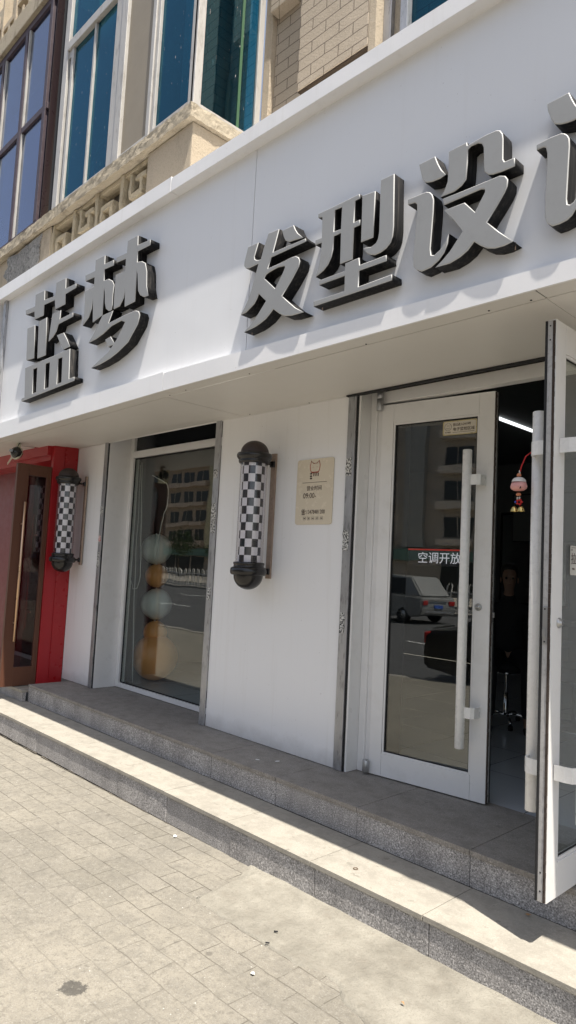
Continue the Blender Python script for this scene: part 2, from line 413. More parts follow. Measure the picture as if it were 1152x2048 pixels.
# cement patch against the steps, ragged outline
bot = [(-2.80, 2.512), (-2.735, 2.40), (-2.715, 2.372), (-2.70, 2.22), (-2.69, 2.10), (-2.655, 2.07), (-2.4, 2.085), (-2.25, 2.09), (-2.1, 2.08), (-1.99, 2.075), (-1.9, 2.12), (-1.8, 2.11), (-1.72, 2.05), (-1.6, 2.02), (-1.4, 1.98), (-1.1, 1.95), (-.7, 1.9), (-.2, 1.88), (.6, 1.9)]
pts = []
for (a, b) in zip(bot, bot[1:]):
    n = max(2, int((Vector(b)-Vector(a)).length/.03))
    for k in range(n):
        q = Vector(a).lerp(Vector(b), k/n); e = .012*noise.noise(Vector((q.x*17, q.y*17, 5)))
        pts.append((q.x+e*.4, q.y+e))
pts.append(bot[-1])
bm = bmesh.new(); prev = None
for (x, y) in pts:
    col_ = []
    N = 14
    col_.append(bm.verts.new((x, y, gz(x)-.004)))
    for k in range(N+1):
        f_ = k/N; yy = y+.004+(2.535-y-.004)*f_
        zz = gz(x)+.0035+.012*f_+.006*noise.noise(Vector((x*5, yy*5, 2)))*min(1, f_*4)+.004*noise.noise(Vector((x*16, yy*16, 2)))*min(1, f_*4)
        col_.append(bm.verts.new((x, yy, zz)))
    if prev:
        for k in range(len(col_)-1):
            f = bm.faces.new((prev[k], col_[k], col_[k+1], prev[k+1])); f.smooth = True
    prev = col_
bmesh.ops.recalc_face_normals(bm, faces=bm.faces)
me = bpy.data.meshes.new('m'); bm.to_mesh(me); bm.free()
tag(link('cement_patch', me, CEMENT), kind='structure')

# ================================================================== THE STEPS
st = thing('entrance_steps', 'two grey granite steps running along the front of the white hair salon', 'steps', (-3, 2.9, -.36))
def slabs(name, joints, y0, y1, z0, z1, mat, bev, gap=.0035, jit=.002):
    m = MB()
    for a, b in zip(joints, joints[1:]):
        d = random.uniform(-jit, jit)
        m.box(a+gap/2, b-gap/2, y0+d, y1, z0, z1+d*.3, bev)
    return m.done(name, mat, st)
uj = [-6.565, -6.17, -5.60, -4.98, -4.24, -3.66, -3.03, -2.395, -1.715, -1.06, -.4, .3, 1, 2]
ujt = [-6.565, -5.60, -4.40, -3.66, -3.03, -2.395, -1.715, -1.06, -.4, .3, 1, 2]
lj = [-12, -10, -8.4, -7.5, -6.9, -6.22, -5.51, -4.87, -4.205, -3.62, -3.0, -2.355, -1.70, -1.05, -.4, .3, 1, 2]
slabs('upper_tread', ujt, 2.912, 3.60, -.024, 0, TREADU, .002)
slabs('upper_riser', uj, 2.918, 2.94, -.164, -.0255, RISER, .0015)
slabs('lower_tread', lj, 2.524, 2.917, -.189, -.165, TREAD, .002)
slabs('lower_riser', [x+.03 for x in lj], 2.531, 2.555, -.345, -.1905, RISER, .0015)
MB().box(-12, 2, 2.556, 2.94, -.5, -.191).box(-6.56, 2, 2.942, 3.42, -.2, -.026).done('core', simple('dark_mortar', (.05, .045, .04), .9), st)
m = MB()
x = -12
while x < 2:                                     # broken mortar bed under the lower riser
    L = random.uniform(.03, .12); m.box(x, x+L, 2.53+random.uniform(-.006, .004), 2.556, -.39, -.346+random.uniform(-.008, .0), .003); x += L
m.done('mortar_bed', simple('mortar_bed', (.10, .088, .07), .95, bump=.8), st)
ls = thing('neighbour_step', 'slightly lower granite step in front of the red shop', 'steps', (-8, 2.8, -.3))
MB().box(-12, -6.575, 2.86, 2.9, -.164, -.078, .003).done('riser', RISER, ls)
m = MB()
for a, b in ((-12, -10.3), (-10.3, -9.1), (-9.1, -7.9), (-7.9, -6.572)): m.box(a+.002, b-.002, 2.848, 3.9, -.077, -.052, .003)
m.done('tread', TREAD, ls)

# ================================================================== THE SHOP FRONT
shop = thing('hair_salon_front', 'white panelled hair salon front with a display window and a double glass door', 'shop', (-4, 3.34, 0))
W = 3.336
def fz(x): return 2.41 if x > -3.9 else 2.41+(x+3.9)*.011
# wall panels (cladding returns as real boxes)
for (a, b) in ((-6.74, -6.165), (-4.288, -2.945), (-1.17, 2.5)):
    p = MB().box(a, b, W, W+.12, .004, 2.60).done('wall_panel', WHITE, shop)
# dark backing wall behind the cladding and over the openings
MB().box(-6.9, -6.09, W+.122, 3.66, 0, 3.0).box(-4.28, -2.85, W+.122, 3.9, 0, 3.0).box(-1.2, 2.5, W+.122, 3.9, 0, 3.0).box(-6.088, -4.282, 3.66, 3.9, 2.62, 3.0).box(-2.848, -1.202, 3.52, 3.9, 2.62, 3.0).done('inner_wall', DARKV, shop)
# trims: aluminium angle + black gap
def trim(x0, x1, y0=W-.012, z1=2.55):
    t_ = MB().box(x0, x1, y0, W-.002, .002, z1, .004).done('metal_trim', ALU, shop)
    return t_
trim(-6.163, -6.102); MB().box(-6.1005, -6.087, W-.004, W+.02, .002, 2.55).done('rubber_gasket', RUBBER, shop)
trim(-4.362, -4.290)
trim(-2.943, -2.874); MB().box(-2.8725, -2.861, W-.004, W+.02, .002, 2.55).done('rubber_gasket', RUBBER, shop)
trim(-1.235, -1.172)
# jamb linings
MB().box(-6.086, -6.078, W+.002, 3.60, .003, 2.62).done('window_jamb', PVC, shop)
MB().box(-2.86, -2.845, W+.002, 3.47, .003, 2.62).done('door_jamb', PVC, shop)
MB().box(-4.292, -4.283, W+.05, 3.60, .003, 2.62).done('window_jamb', PVC, shop)
# display window
wf = MB()
wf.box(-6.077, -6.018, 3.57, 3.64, .006, 2.6, .004).box(-4.36, -4.295, 3.57, 3.64, .006, 2.6, .004)
wf.box(-6.017, -4.361, 3.572, 3.638, .006, .05, .004).box(-6.017, -4.361, 3.572, 3.638, 2.282, 2.35, .004).box(-6.017, -4.361, 3.572, 3.638, 2.56, 2.60)
win = wf.done('display_window', PVC, shop)
MB().box(-6.015, -4.363, 3.598, 3.606, .052, 2.28).done('pane', GLASS, win)
MB().box(-6.015, -4.363, 3.598, 3.606, 2.352, 2.558).done('transom_pane', CARG, win)
MB().box(-6.016, -6.003, 3.590, 3.597, .055, 2.28).box(-6.003, -4.363, 3.590, 3.597, .0515, .062).box(-6.003, -4.363, 3.590, 3.597, 2.268, 2.279).done('gasket', RUBBER, win)
# door frame
df = MB().box(-2.843, -2.79, 3.44, 3.52, .003, 2.62, .003).box(-2.79, -2.752, 3.452, 3.51, .003, 2.62, .003)
df.box(-2.751, -1.24, 3.445, 3.515, 2.352, 2.43, .003).box(-1.239, -1.172, 3.44, 3.52, .003, 2.62, .003)
df.done('door_frame', PVC, shop)
MB().box(-2.751, -1.24, 3.47, 3.50, 2.431, 2.62).done('head_gap', DARKV, shop)
MB().box(-2.751, -1.24, 3.425, 3.444, 2.436, 2.445).done('head_track', RUST, shop)
# soffit in panels
def soff(x0, x1, y0, y1, name='soffit_panel'):
    f = lambda x, y: fz(x) if y < 3 else 2.41
    m = MB(); b = m.b
    v = [b.verts.new(p) for p in ((x0, y0, f(x0, y0)), (x1, y0, f(x1, y0)), (x1, y1, f(x1, y1)), (x0, y1, f(x0, y1)))]
    u = [b.verts.new(p.co+Vector((0, 0, .004))) for p in v]
    b.faces.new(v); b.faces.new(u[::-1])
    for i in range(4): b.faces.new((v[i], u[i], u[(i+1) % 4], v[(i+1) % 4]))
    return m.done(name, SOFFIT, shop)
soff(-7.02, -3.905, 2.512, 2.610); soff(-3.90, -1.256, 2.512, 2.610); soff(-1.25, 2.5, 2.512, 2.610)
MB().tube([(-4.02, 2.6128, 2.4095), (-2.9, 2.6128, 2.4095)], .004, 6).done('sealant_bead', PVC, shop)
for x, y in ((-3.96, 2.60), (-3.75, 2.585), (-3.1, 2.59), (-2.2, 2.60), (-1.5, 2.585), (-1.31, 2.59), (-3.93, 3.31), (-3.3, 3.315)):
    MB().lathe([(0, -.002), (.0045, -.002), (.005, .001)], (x, y, 2.4095), 10).done('rivet', RUBBER, shop)
MB().tube([(-6.74, W-.003, 2.408), (-2.95, W-.003, 2.408)], .006, 6).done('sealant_bead', PVC, shop)
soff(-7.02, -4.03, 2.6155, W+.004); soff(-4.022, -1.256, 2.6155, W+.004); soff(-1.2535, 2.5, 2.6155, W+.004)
MB().box(-7.02, 2.5, 2.515, W, 2.418, 2.425).done('soffit_backing', DARKV, shop)
MB().box(-2.95, -1.17, W-.03, W+.006, 2.3985, 2.4085, .002).done('door_head_seal', DARKV, shop)
# crack of old sealant along the door head
m = MB()
pt = [Vector((-4.2+i*.05, 2.613+.002*random.random(), 2.4095)) for i in range(59)]
# ---- sign box
SY = 2.56
sg = thing('sign_board', 'long white sign board with a projecting cornice above the salon door and window', 'sign board', (-3.5, 2.6, 2.41))
m = MB()
def fas(x0, x1, zt0, zt1, name):
    m = MB(); b = m.b
    a = [(x0, 2.50, fz(x0)), (x1, 2.50, fz(x1)), (x1, 2.50, zt1), (x0, 2.50, zt0)]
    m.poly(a, (0, .012, 0)); return m.done(name, WHITE, sg)
fas(-7.02, -3.905, 2.532, 2.541, 'fascia_panel'); fas(-3.90, 2.5, 2.533, 2.44, 'fascia_panel')
MB().poly([(-7.02, 2.514, 2.528), (-3.903, 2.514, 2.536), (-3.903, SY, 2.536), (-7.02, SY, 2.528)], (0, 0, -.006)).done('ledge', WHITE, sg)
MB().poly([(-3.901, 2.514, 2.529), (2.5, 2.514, 2.436), (2.5, SY, 2.436), (-3.901, SY, 2.529)], (0, 0, -.006)).done('ledge', WHITE, sg)
for a, b in ((-6.96, -3.113), (-3.107, 2.5)):
    MB().poly([(a, SY, 2.44), (b, SY, 2.44), (b, SY, 3.85), (a, SY, 3.85)], (0, .01, 0)).done('face_panel', SIGNW, sg)
MB().box(-7.02, -6.962, 2.53, 2.60, 2.5, 3.84, .004).done('end_post', ALU, sg)
CY = 2.483
def corn(x0, x1, zb0, zb1, h0, h1):
    m = MB()
    m.poly([(x0, CY, zb0), (x0, SY, zb0+.002), (x0, 3.6, zb0+.03), (x0, 3.6, zb0+h0+.03), (x0, CY, zb0+h0)], (0, 0, 0.0)) if False else None
    A = [(x0, CY, zb0), (x0, 3.45, zb0), (x0, 3.45, zb0+h0+.02), (x0, CY, zb0+h0)]
    B = [(x1, CY, zb1), (x1, 3.45, zb1), (x1, 3.45, zb1+h1+.02), (x1, CY, zb1+h1)]
    b = m.b; va = [b.verts.new(p) for p in A]; vb = [b.verts.new(p) for p in B]
    fs = [b.faces.new(va), b.faces.new(vb[::-1])]
    for i in range(4): fs.append(b.faces.new((va[i], vb[i], vb[(i+1) % 4], va[(i+1) % 4])))
    bmesh.ops.bevel(b, geom=[e for e in b.edges], offset=.003, segments=1, affect='EDGES')
    return m.done('cornice', WHITE, sg)
corn(-7.12, -3.942, 3.838, 3.832, .135, .115); corn(-3.938, 2.5, 3.832, 3.775, .103, .085)
MB().box(-7.0, 2.5, SY+.012, 3.40, 2.56, 2.60).box(-7.0, 2.5, 3.36, 3.40, 2.6, 3.76).done('carcass', DARKV, sg)

# ---- letters
def grow_letter(name, label, polys, off, sc, bevel=.0035):
    px = lambda p: (off[0]+p[0]/sc, off[1]+p[1]/sc)
    FY = SY-.081
    cu = bpy.data.curves.new('c', 'CURVE'); cu.dimensions = '2D'; cu.fill_mode = 'BOTH'
    P0 = [PY(*px(p), FY) for p in polys[0]]
    ox = sum(p.x for p in P0)/len(P0); oz = min(p.z for p in P0)
    for pl in polys:
        s = cu.splines.new('POLY'); s.points.add(len(pl)-1); s.use_cyclic_u = True
        for k, p in enumerate(pl):
            q = PY(*px(p), FY); s.points[k].co = (q.x-ox, q.z-oz, 0, 1)
    cu.extrude = .0375; cu.bevel_depth = bevel; cu.bevel_resolution = 0; cu.offset = -bevel
    o = bpy.data.objects.new('tmp', cu); COL.objects.link(o); bpy.context.view_layer.update()
    me = bpy.data.meshes.new_from_object(o.evaluated_get(bpy.context.evaluated_depsgraph_get()))
    bpy.data.objects.remove(o)
    # curve z (up to +-.0375) -> world -Y
    me.transform(Matrix(((1, 0, 0, 0), (0, 0, -1, 0), (0, 1, 0, 0), (0, 0, 0, 1))))
    root = thing(name, label, 'letter', (ox, SY-.040, oz), group='grey raised letters on the white sign board')
    root['category'] = 'letter'
    bm = bmesh.new(); bm.from_mesh(me); bm.normal_update()
    bf = bm.copy(); bs = bm.copy()
    bmesh.ops.delete(bf, geom=[f for f in bf.faces if not (f.normal.y < -.3)], context='FACES')
    bmesh.ops.delete(bs, geom=[f for f in bs.faces if f.normal.y < -.3], context='FACES')
    for f in bf.faces: f.material_index = 0 if f.normal.y < -.95 else 1
    mf = bpy.data.meshes.new('m'); bf.to_mesh(mf); ms = bpy.data.meshes.new('m'); bs.to_mesh(ms)
    link('letter_face', mf, [FACE, RIM], root, False); link('letter_side', ms, SIDE, root, False)
    # mounting pins under the letter
    return root
fa = [[(425,235),(565,176),(487,473),(900,297),(908,335),(462,540),(420,682),(600,602),(720,540),(775,525),(812,540),(830,585),(815,660),(720,840),(600,1035),(660,1090),(770,1185),(878,1240),(800,1265),(720,1287),(630,1292),(565,1262),(487,1205),(440,1270),(390,1330),(310,1395),(250,1435),(110,1500),(190,1410),(270,1300),(330,1200),(392,1098),(303,1010),(275,1080),(245,1135),(190,1195),(140,1245),(68,1278),(120,1180),(165,1080),(205,960),(250,790),(297,622),(175,682),(135,682),(113,655),(118,600),(165,410),(300,348),(247,530),(250,562),(272,576),(300,575),(328,562),(365,420)],
      [(372,808),(395,765),(440,728),(550,668),(628,652),(635,670),(610,735),(510,938)]]
fadot = [[(598,200),(750,128),(770,180),(800,230),(872,288),(780,315),(688,345),(645,328),(625,290),(612,250)]]
ty = [[(135,512),(300,432),(570,300),(576,345),(524,372),(512,597),(574,570),(574,625),(510,655),(496,985),(362,1037),(372,712),(300,745),(292,880),(275,960),(240,1040),(190,1105),(108,1172),(135,1080),(155,980),(172,812),(105,838),(105,785),(172,762),(178,545),(135,552)],
      [(312,470),(384,440),(372,668),(302,695)]]
tyb = [[(598,320),(737,270),(712,757),(582,808)]]
tyc = [[(790,156),(935,88),(928,640),(918,740),(895,810),(850,870),(790,915),(730,942),(680,940),(640,920),(605,868),(690,855),(740,815),(760,770),(772,700),(775,600)]]
tyd = [[(565,968),(572,1045),(850,940),(854,1002),(565,1105),(558,1272),(908,1142),(908,1205),(85,1482),(85,1428),(408,1318),(412,1160),(145,1257),(145,1207),(412,1107),(418,1028)]]
shd = [[(165,350),(310,275),(335,340),(365,395),(405,435),(350,475),(280,503),(220,510),(195,475),(180,410)]]
shy = [[(65,660),(230,590),(262,593),(285,615),(298,660),(295,760),(268,1095),(275,1150),(300,1152),(350,1105),(400,1030),(430,958),(420,1050),(390,1130),(340,1200),(270,1262),(190,1298),(145,1285),(115,1250),(112,1180),(125,1040),(148,790),(148,700),(130,688),(68,705)]]
shj = [[(428,235),(590,150),(596,178),(740,95),(850,45),(885,45),(908,75),(914,120),(912,300),(925,322),(1016,286),(1016,362),(900,412),(820,437),(780,438),(748,415),(740,380),(738,195),(722,165),(690,160),(630,185),(600,215),(597,330),(585,480),(545,535),(480,588),(355,637),(390,580),(418,500),(427,380)]]
shu = [[(378,650),(560,580),(880,446),(930,448),(955,480),(950,540),(925,600),(850,730),(770,860),(870,940),(1002,1028),(920,1070),(840,1092),(770,1092),(710,1068),(655,1033),(600,1108),(530,1170),(440,1225),(308,1262),(370,1200),(440,1115),(550,940),(470,840),(385,755),(570,685),(662,768),(750,590),(748,568),(715,568),(385,710)]]
jid = [[(285,250),(580,92),(620,180),(660,250),(710,310),(705,425),(640,465),(560,495),(470,517),(390,515),(345,450),(300,340)]]
jiy = [[(145,790),(330,690),(470,635),(520,635),(560,660),(585,700),(590,800),(572,1100),(550,1500),(558,1572),(590,1578),(640,1540),(680,1470),(745,1370),(735,1480),(690,1600),(620,1720),(560,1780),(460,1832),(360,1865),(290,1825),(260,1750),(262,1500),(280,1150),(290,900),(272,825),(240,820),(150,858)]]
jis = [[(800,900),(1030,790),(1050,250),(1260,150),(1250,690),(1520,560),(1520,800),(1245,930),(1200,1900),(1000,1960),(1020,1040),(795,1140)]]
LANG = 'raised grey character on the white sign, '
for nm, lab, pls, off, sc in (
    ('fa', LANG+'just right of the panel seam, reading 发', [fa], (470, 430), 6.4),
    ('xing', LANG+'reading 型 with a long flat bottom stroke', [ty], (610, 330), 5.236),
    ('she', LANG+'reading 设 above the open doorway', [shy], (800, 250), 4.43),
    ('ji', LANG+'cut by the right photo edge, reading 计', [jiy], (1050, 170), 6.607)):
    root = grow_letter('sign_letter', lab, pls[0], off, sc)
    extra = {'fa': [fadot], 'xing': [tyb, tyc, tyd], 'she': [shd, shj, shu], 'ji': [jid, jis]}[nm]
    for e in extra:
        r2 = grow_letter('tmp', lab, e, off, sc)
        for c in list(r2.children):
            d = Vector(r2.location)-Vector(root.location); c.parent = root; c.data.transform(Matrix.Translation(d))
        bpy.data.objects.remove(r2)
ln = [[[(152,580),(288,520),(298,355),(430,290),(425,428),(580,370),(595,180),(735,112),(730,262),(878,192),(878,252),(725,345),(722,490),(575,567),(572,432),(418,502),(410,652),(280,714),(278,597),(155,645)]],
      [[(178,840),(287,795),(272,1270),(160,1300)]], [[(340,740),(457,680),(440,1225),(318,1275)]],
      [[(535,640),(660,576),(645,705),(832,610),(835,668),(625,778),(595,880),(540,970),(480,1030),(500,880)]],
      [[(600,940),(700,900),(750,1000),(790,1100),(690,1145),(640,1040)]],
      [[(145,1410),(790,1130),(775,1565),(850,1535),(850,1592),(90,1892),(92,1850),(134,1832)], [(262,1428),(318,1404),(300,1758),(248,1780)], [(440,1350),(500,1326),(480,1688),(420,1712)], [(620,1278),(680,1254),(665,1616),(600,1642)]]]
mg = [[[(125,610),(243,555),(250,425),(365,366),(360,470),(468,420),(468,487),(355,537),(352,672),(405,652),(452,675),(474,725),(458,840),(452,960),(442,1030),(405,1043),(372,1015),(360,950),(358,820),(350,760),(330,1092),(212,1182),(216,880),(200,1010),(165,1120),(88,1222),(108,1080),(122,800),(228,750),(235,632),(125,682)]],
      [[(500,395),(628,335),(640,190),(765,124),(762,240),(912,173),(912,240),(760,318),(755,447),(810,438),(852,460),(870,560),(868,740),(887,855),(830,873),(785,848),(762,800),(755,600),(746,560),(726,925),(598,992),(605,780),(590,880),(540,985),(465,1022),(470,900),(492,605),(606,552),(615,410),(500,457)]],
      [[(330,1097),(462,1033),(405,1188),(600,1090),(730,1035),(770,1045),(785,1090),(760,1200),(640,1420),(520,1540),(420,1620),(300,1690),(190,1735),(280,1650),(400,1540),(500,1390),(604,1175),(560,1160),(440,1225),(340,1320),(250,1385),(160,1430),(240,1290),(290,1180)]],
      [[(360,1390),(430,1350),(480,1440),(400,1480)]]]
for lab, pls, off, sc in ((LANG+'leftmost of the row, reading 蓝', ln, (30, 540), 7.2), (LANG+'second from the left, reading 梦', mg, (150, 450), 6.063)):
    root = grow_letter('sign_letter', lab, pls[0], off, sc)
    for e in pls[1:]:
        r2 = grow_letter('tmp', lab, e, off, sc)
        for c in list(r2.children):
            d = Vector(r2.location)-Vector(root.location); c.parent = root; c.data.transform(Matrix.Translation(d))
        bpy.data.objects.remove(r2)
# join the strokes of each character into one face and one side mesh
for root in [o for o in COL.objects if o.name.startswith('sign_letter')]:
    for nm in ('letter_face', 'letter_side'):
        cs = [c for c in root.children if c.name.split('.')[0] == nm]
        bm = bmesh.new()
        for c in cs: bm.from_mesh(c.data)
        bm.to_mesh(cs[0].data)
        if nm == 'letter_side':
            low = sorted([v.co.copy() for v in bm.verts], key=lambda v: v.z)[:6]
            v = low[0]; MB().tube([(v.x+.03, 0, v.z-.012), (v.x+.03, 0, v.z+.02)], .0025, 6).done('fixing_pin', RUST, root, False)
        bm.free()
        for c in cs[1:]: bpy.data.objects.remove(c)

# ================================================================== DOORS
def strap(m, path, z0, z1, th=.006):
    """flat band bent along a 2-D path"""
    n = len(path); L = []; Rr = []
    for i, p in enumerate(path):
        a = Vector(path[max(0, i-1)]); c = Vector(path[min(n-1, i+1)]); t = (c-a).normalized(); nn = Vector((-t.y, t.x))*th/2
        L.append(Vector(p)+nn); Rr.append(Vector(p)-nn)
    m.poly([(p.x, p.y, z0) for p in L]+[(p.x, p.y, z0) for p in Rr[::-1]], (0, 0, z1-z0))
def make_leaf(loc, rz, s, label):
    """u along the leaf from the hinge, v = outer side * s"""
    W_, H_ = .762, 2.337; T = -s*.042
    v0, v1 = min(0, T), max(0, T)
    m = MB()
    g = .0012
    m.box(0, .088-g, v0, v1, .008, H_, .002).box(.668+g, W_, v0, v1, .008, H_, .002)
    m.box(.088, .668, v0, v1, .008, .142, .002).box(.088, .668, v0, v1, 2.213, H_, .002)
    mesh = m.mesh()
    d = bpy.data.objects.new('glass_door', mesh); COL.objects.link(d); mesh.materials.append(PVC)
    d.location = Vector(loc)-Vector(shop.location); d.rotation_euler = (0, 0, rz); d.parent = shop; tag(d, label)
    # glazing bead
    b = MB(); o0, o1 = sorted((-s*.004, -s*.012))
    b.box(.0885, .100, o0, o1, .1425, 2.2125, .002).box(.656, .6675, o0, o1, .1425, 2.2125, .002)
    b.box(.1002, .6558, o0, o1, .1425, .155, .002).box(.1002, .6558, o0, o1, 2.200, 2.2125, .002)
    b.done('glazing_bead', PVC, d, False)
    c = -s*.021
    MB().box(.0885, .6675, c-.003, c+.003, .1425, 2.2125).done('pane', GLASS, d, False)
    q0, q1 = sorted((-s*.0125, -s*.0175))
    MB().box(.0985, .106, q0, q1, .15, 2.205).box(.65, .658, q0, q1, .15, 2.205).box(.106, .65, q0, q1, .15, .159).box(.106, .65, q0, q1, 2.196, 2.205).done('gasket', RUBBER, d, False)
    # meeting edge: metal face, gasket on the inside, brush pile on the outside
    e0, e1 = sorted((-s*.012, -s*.034))
    MB().box(W_+.0005, W_+.0055, e0, e1, .012, H_-.004, .001).done('edge_profile', PVCD, d, False)
    e0, e1 = sorted((-s*.035, -s*.044))
    MB().box(W_+.0005, W_+.009, e0, e1, .012, H_-.004, .002).done('edge_gasket', RUBBER, d, False)
    e0, e1 = sorted((-s*.003, -s*.0115)); bb = MB()
    z = .012
    while z < H_-.01:
        h = random.uniform(.012, .03); k = random.uniform(-.0012, .0012); bb.box(W_+.0005, W_+.0075+k, e0+k*.6, e1+k*.6, z, min(H_-.006, z+h)); z += h+.0004
    bb.done('brush_seal', BRUSH, d, False)
    # pull handles on both faces
    for side in (s, -s):
        face = 0 if side == s else T
        hv = face+side*.085
        h = MB().lathe([(0, .30), (.024, .30), (.0265, .303), (.0265, 1.982), (.024, 1.985), (0, 1.985)], (.640, hv, 0), 20)
        hd = h.done('handle', HANDLE, d, False)
        for zc in (.50, 1.81):
            m = MB(); pth = [(.720, face+side*.004), (.722, face+side*.045), (.716, face+side*.072), (.700, face+side*.084), (.680, face+side*.0865), (.664, face+side*.0865)]
            strap(m, pth, zc-.03, zc+.03, .007)
            br = m.done('bracket', HANDLE, d, False)
    # lock
    lv = s*.0
    m = MB().lathe([(.021, 0), (.021, .004), (.015, .009), (.0105, .011), (.0105, .015), (0, .015)], (0, 0, 0), 24)
    me = m.mesh(); me.transform(Matrix.Translation((.693, 0, 1.085)) @ Matrix.Rotation(-s*math.pi/2, 4, 'X'))
    link('lock_cylinder', me, STEEL, d, False)
    k0, k1 = sorted((s*.0152, s*.0158)); MB().box(.6915, .6945, k0, k1, 1.078, 1.092).done('keyhole', DARKV, d, False)
    e0, e1 = sorted((-s*.014, -s*.032))
    MB().box(W_+.006, W_+.0085, e0, e1, 1.0, 1.15, .001).done('lock_plate', STEEL, d, False)
    MB().box(W_+.009, W_+.018, -s*.023-.006, -s*.023+.006, 1.03, 1.06, .001).done('latch', STEEL, d, False)
    for zz in (.05, .12, 1.01, 1.14, 2.25, 2.31):
        pr = .003 if zz in (1.01, 1.14) else 0
        MB().box(W_+.0056+pr, W_+.0062+pr, -s*.023-.003, -s*.023+.003, zz-.003, zz+.003).done('screw', DARKV, d, False)
    # hinges
    for zz in (.015, 2.30):
        m = MB().lathe([(0, 0), (.019, 0), (.021, .003), (.021, .07), (.019, .073), (0, .073)], (-.008, s*.02, zz), 16)
        m.lathe([(0, .077), (.019, .077), (.021, .08), (.021, .135), (.019, .138), (0, .138)], (-.008, s*.02, zz), 16) if zz > 1 else None
        m.done('hinge', STEEL, d, False)
    return d
A = Vector((-2.745, 3.435, 0)); LD = Vector((-1.987, 3.521, 0))-A; rzl = math.atan2(LD.y, LD.x)
door_l = make_leaf(A, rzl, -1, 'left leaf, almost shut')
door_r = make_leaf((-1.2365, 3.432, 0), R(-90), 1, 'right leaf, swung wide open')
ML = Matrix.Translation(A) @ Matrix.Rotation(rzl, 4, 'Z')
def LP(u, v, z): return ML @ Vector((u, v, z))

def text_mesh(body, size, ex=.0005, align='LEFT', sx=1.0, shear=0):
    c = bpy.data.curves.new('t', 'FONT'); c.body = body; c.size = size; c.extrude = ex; c.align_x = align; c.resolution_u = 3; c.shear = shear
    o = bpy.data.objects.new('t', c); COL.objects.link(o); bpy.context.view_layer.update()
    me = bpy.data.meshes.new_from_object(o.evaluated_get(bpy.context.evaluated_depsgraph_get())); bpy.data.objects.remove(o)
    me.materials.clear()
    me.transform(Matrix(((sx, 0, 0, 0), (0, 0, -1, 0), (0, 1, 0, 0), (0, 0, 0, 1)))); return me
def put_text(parent, body, size, x, z, mat, y=-.001, align='CENTER', sx=1, name='lettering'):
    me = text_mesh(body, size, .0004, align, sx); me.transform(Matrix.Translation((x, y, z))); return link(name, me, mat, parent, False)
def rrect(w_, h_, r, n=5):
    pts = []
    for cx, cz, a0 in ((w_/2-r, h_/2-r, 0), (-w_/2+r, h_/2-r, 90), (-w_/2+r, -h_/2+r, 180), (w_/2-r, -h_/2+r, 270)):
        for k in range(n+1):
            a = R(a0+90*k/n); pts.append((cx+r*math.cos(a), 0, cz+r*math.sin(a)))
    return pts
def ring(m, cx, cz, r, t=.0012, n=24, y=-.001, a0=0, a1=360):
    pts = [(cx+r*math.cos(R(a0+(a1-a0)*k/n)), y, cz+r*math.sin(R(a0+(a1-a0)*k/n))) for k in range(n+1)]
    m.tube(pts, t, 4)

# CCTV notice on the left leaf
s1 = thing('notice_sticker', 'small gold edged notice with a smiley at the top of the shut door leaf', 'sticker', LP(.54, .013, 2.145), rzl)
MB().poly(rrect(.222, .088, .012), (0, .002, 0)).done('plate', simple('gold_plate', (.52, .44, .25), .3, .4, var=.1), s1, False)
MB().poly([(x*.93, -.0006, z*.86) for x, y, z in rrect(.222, .088, .012)], (0, .0005, 0)).done('field', simple('pale_plate', (.60, .55, .46), .4), s1, False)
m = MB(); ring(m, -.076, .008, .022, .001); ring(m, -.076, .008, .011, .001, 12, -.001, 200, 340)
m.box(-.083, -.080, -.0016, -.0007, .012, .018).box(-.072, -.069, -.0016, -.0007, .012, .018); m.done('smiley', INK, s1, False)
put_text(s1, '您已进入24小时', .0195, -.045, .012, INK, -.0012, 'LEFT', .85)
put_text(s1, '电子监控区域', .0235, -.045, -.018, INK, -.0012, 'LEFT', 1.0)
put_text(s1, '电子监控', .0095, -.076, -.029, INK, -.0012)
MB().box(-.045, .093, -.0014, -.0007, -.0285, -.0268).done('underline', INK, s1, False)
# lit air-conditioning sign inside the leaf
s2 = thing('air_conditioning_sign', 'dark sign reading 空调开放 in white with a red top bar, behind the shut door leaf glass', 'sign', LP(.40, .05, 1.36), rzl)
MB().box(-.20, .21, 0, .004, -.05, .055, .002).done('board', simple('violet_black_board', (.012, .009, .018), .6), s2, False)
MB().box(-.20, .21, -.0015, -.0003, .044, .053).done('red_bar', emis('dim_red', (.6, .03, .02), .25), s2, False)
put_text(s2, '空调开放', .073, .012, -.028, emis('lit_white_lettering', (.9, .85, .95), .3), -.0012)
# pull label on the right leaf: leaf plane x=-1.2365, facing +X
s3 = thing('pull_label', 'small pale label reading 拉 on the glass of the swung open door leaf', 'sticker', (-1.2515, 2.915, 1.345), R(90))
MB().poly(rrect(.085, .125, .008), (0, .0015, 0)).done('plate', simple('pale_label', (.62, .60, .55), .4), s3, False)
put_text(s3, '拉', .052, -.012, -.012, INK, -.001); put_text(s3, 'PULL', .012, -.012, -.04, INK, -.001)
m = MB(); ring(m, -.03, .045, .004, .0008); m.box(-.034, .034, -.0014, -.0003, .054, .0555).done('print', INK, s3, False)

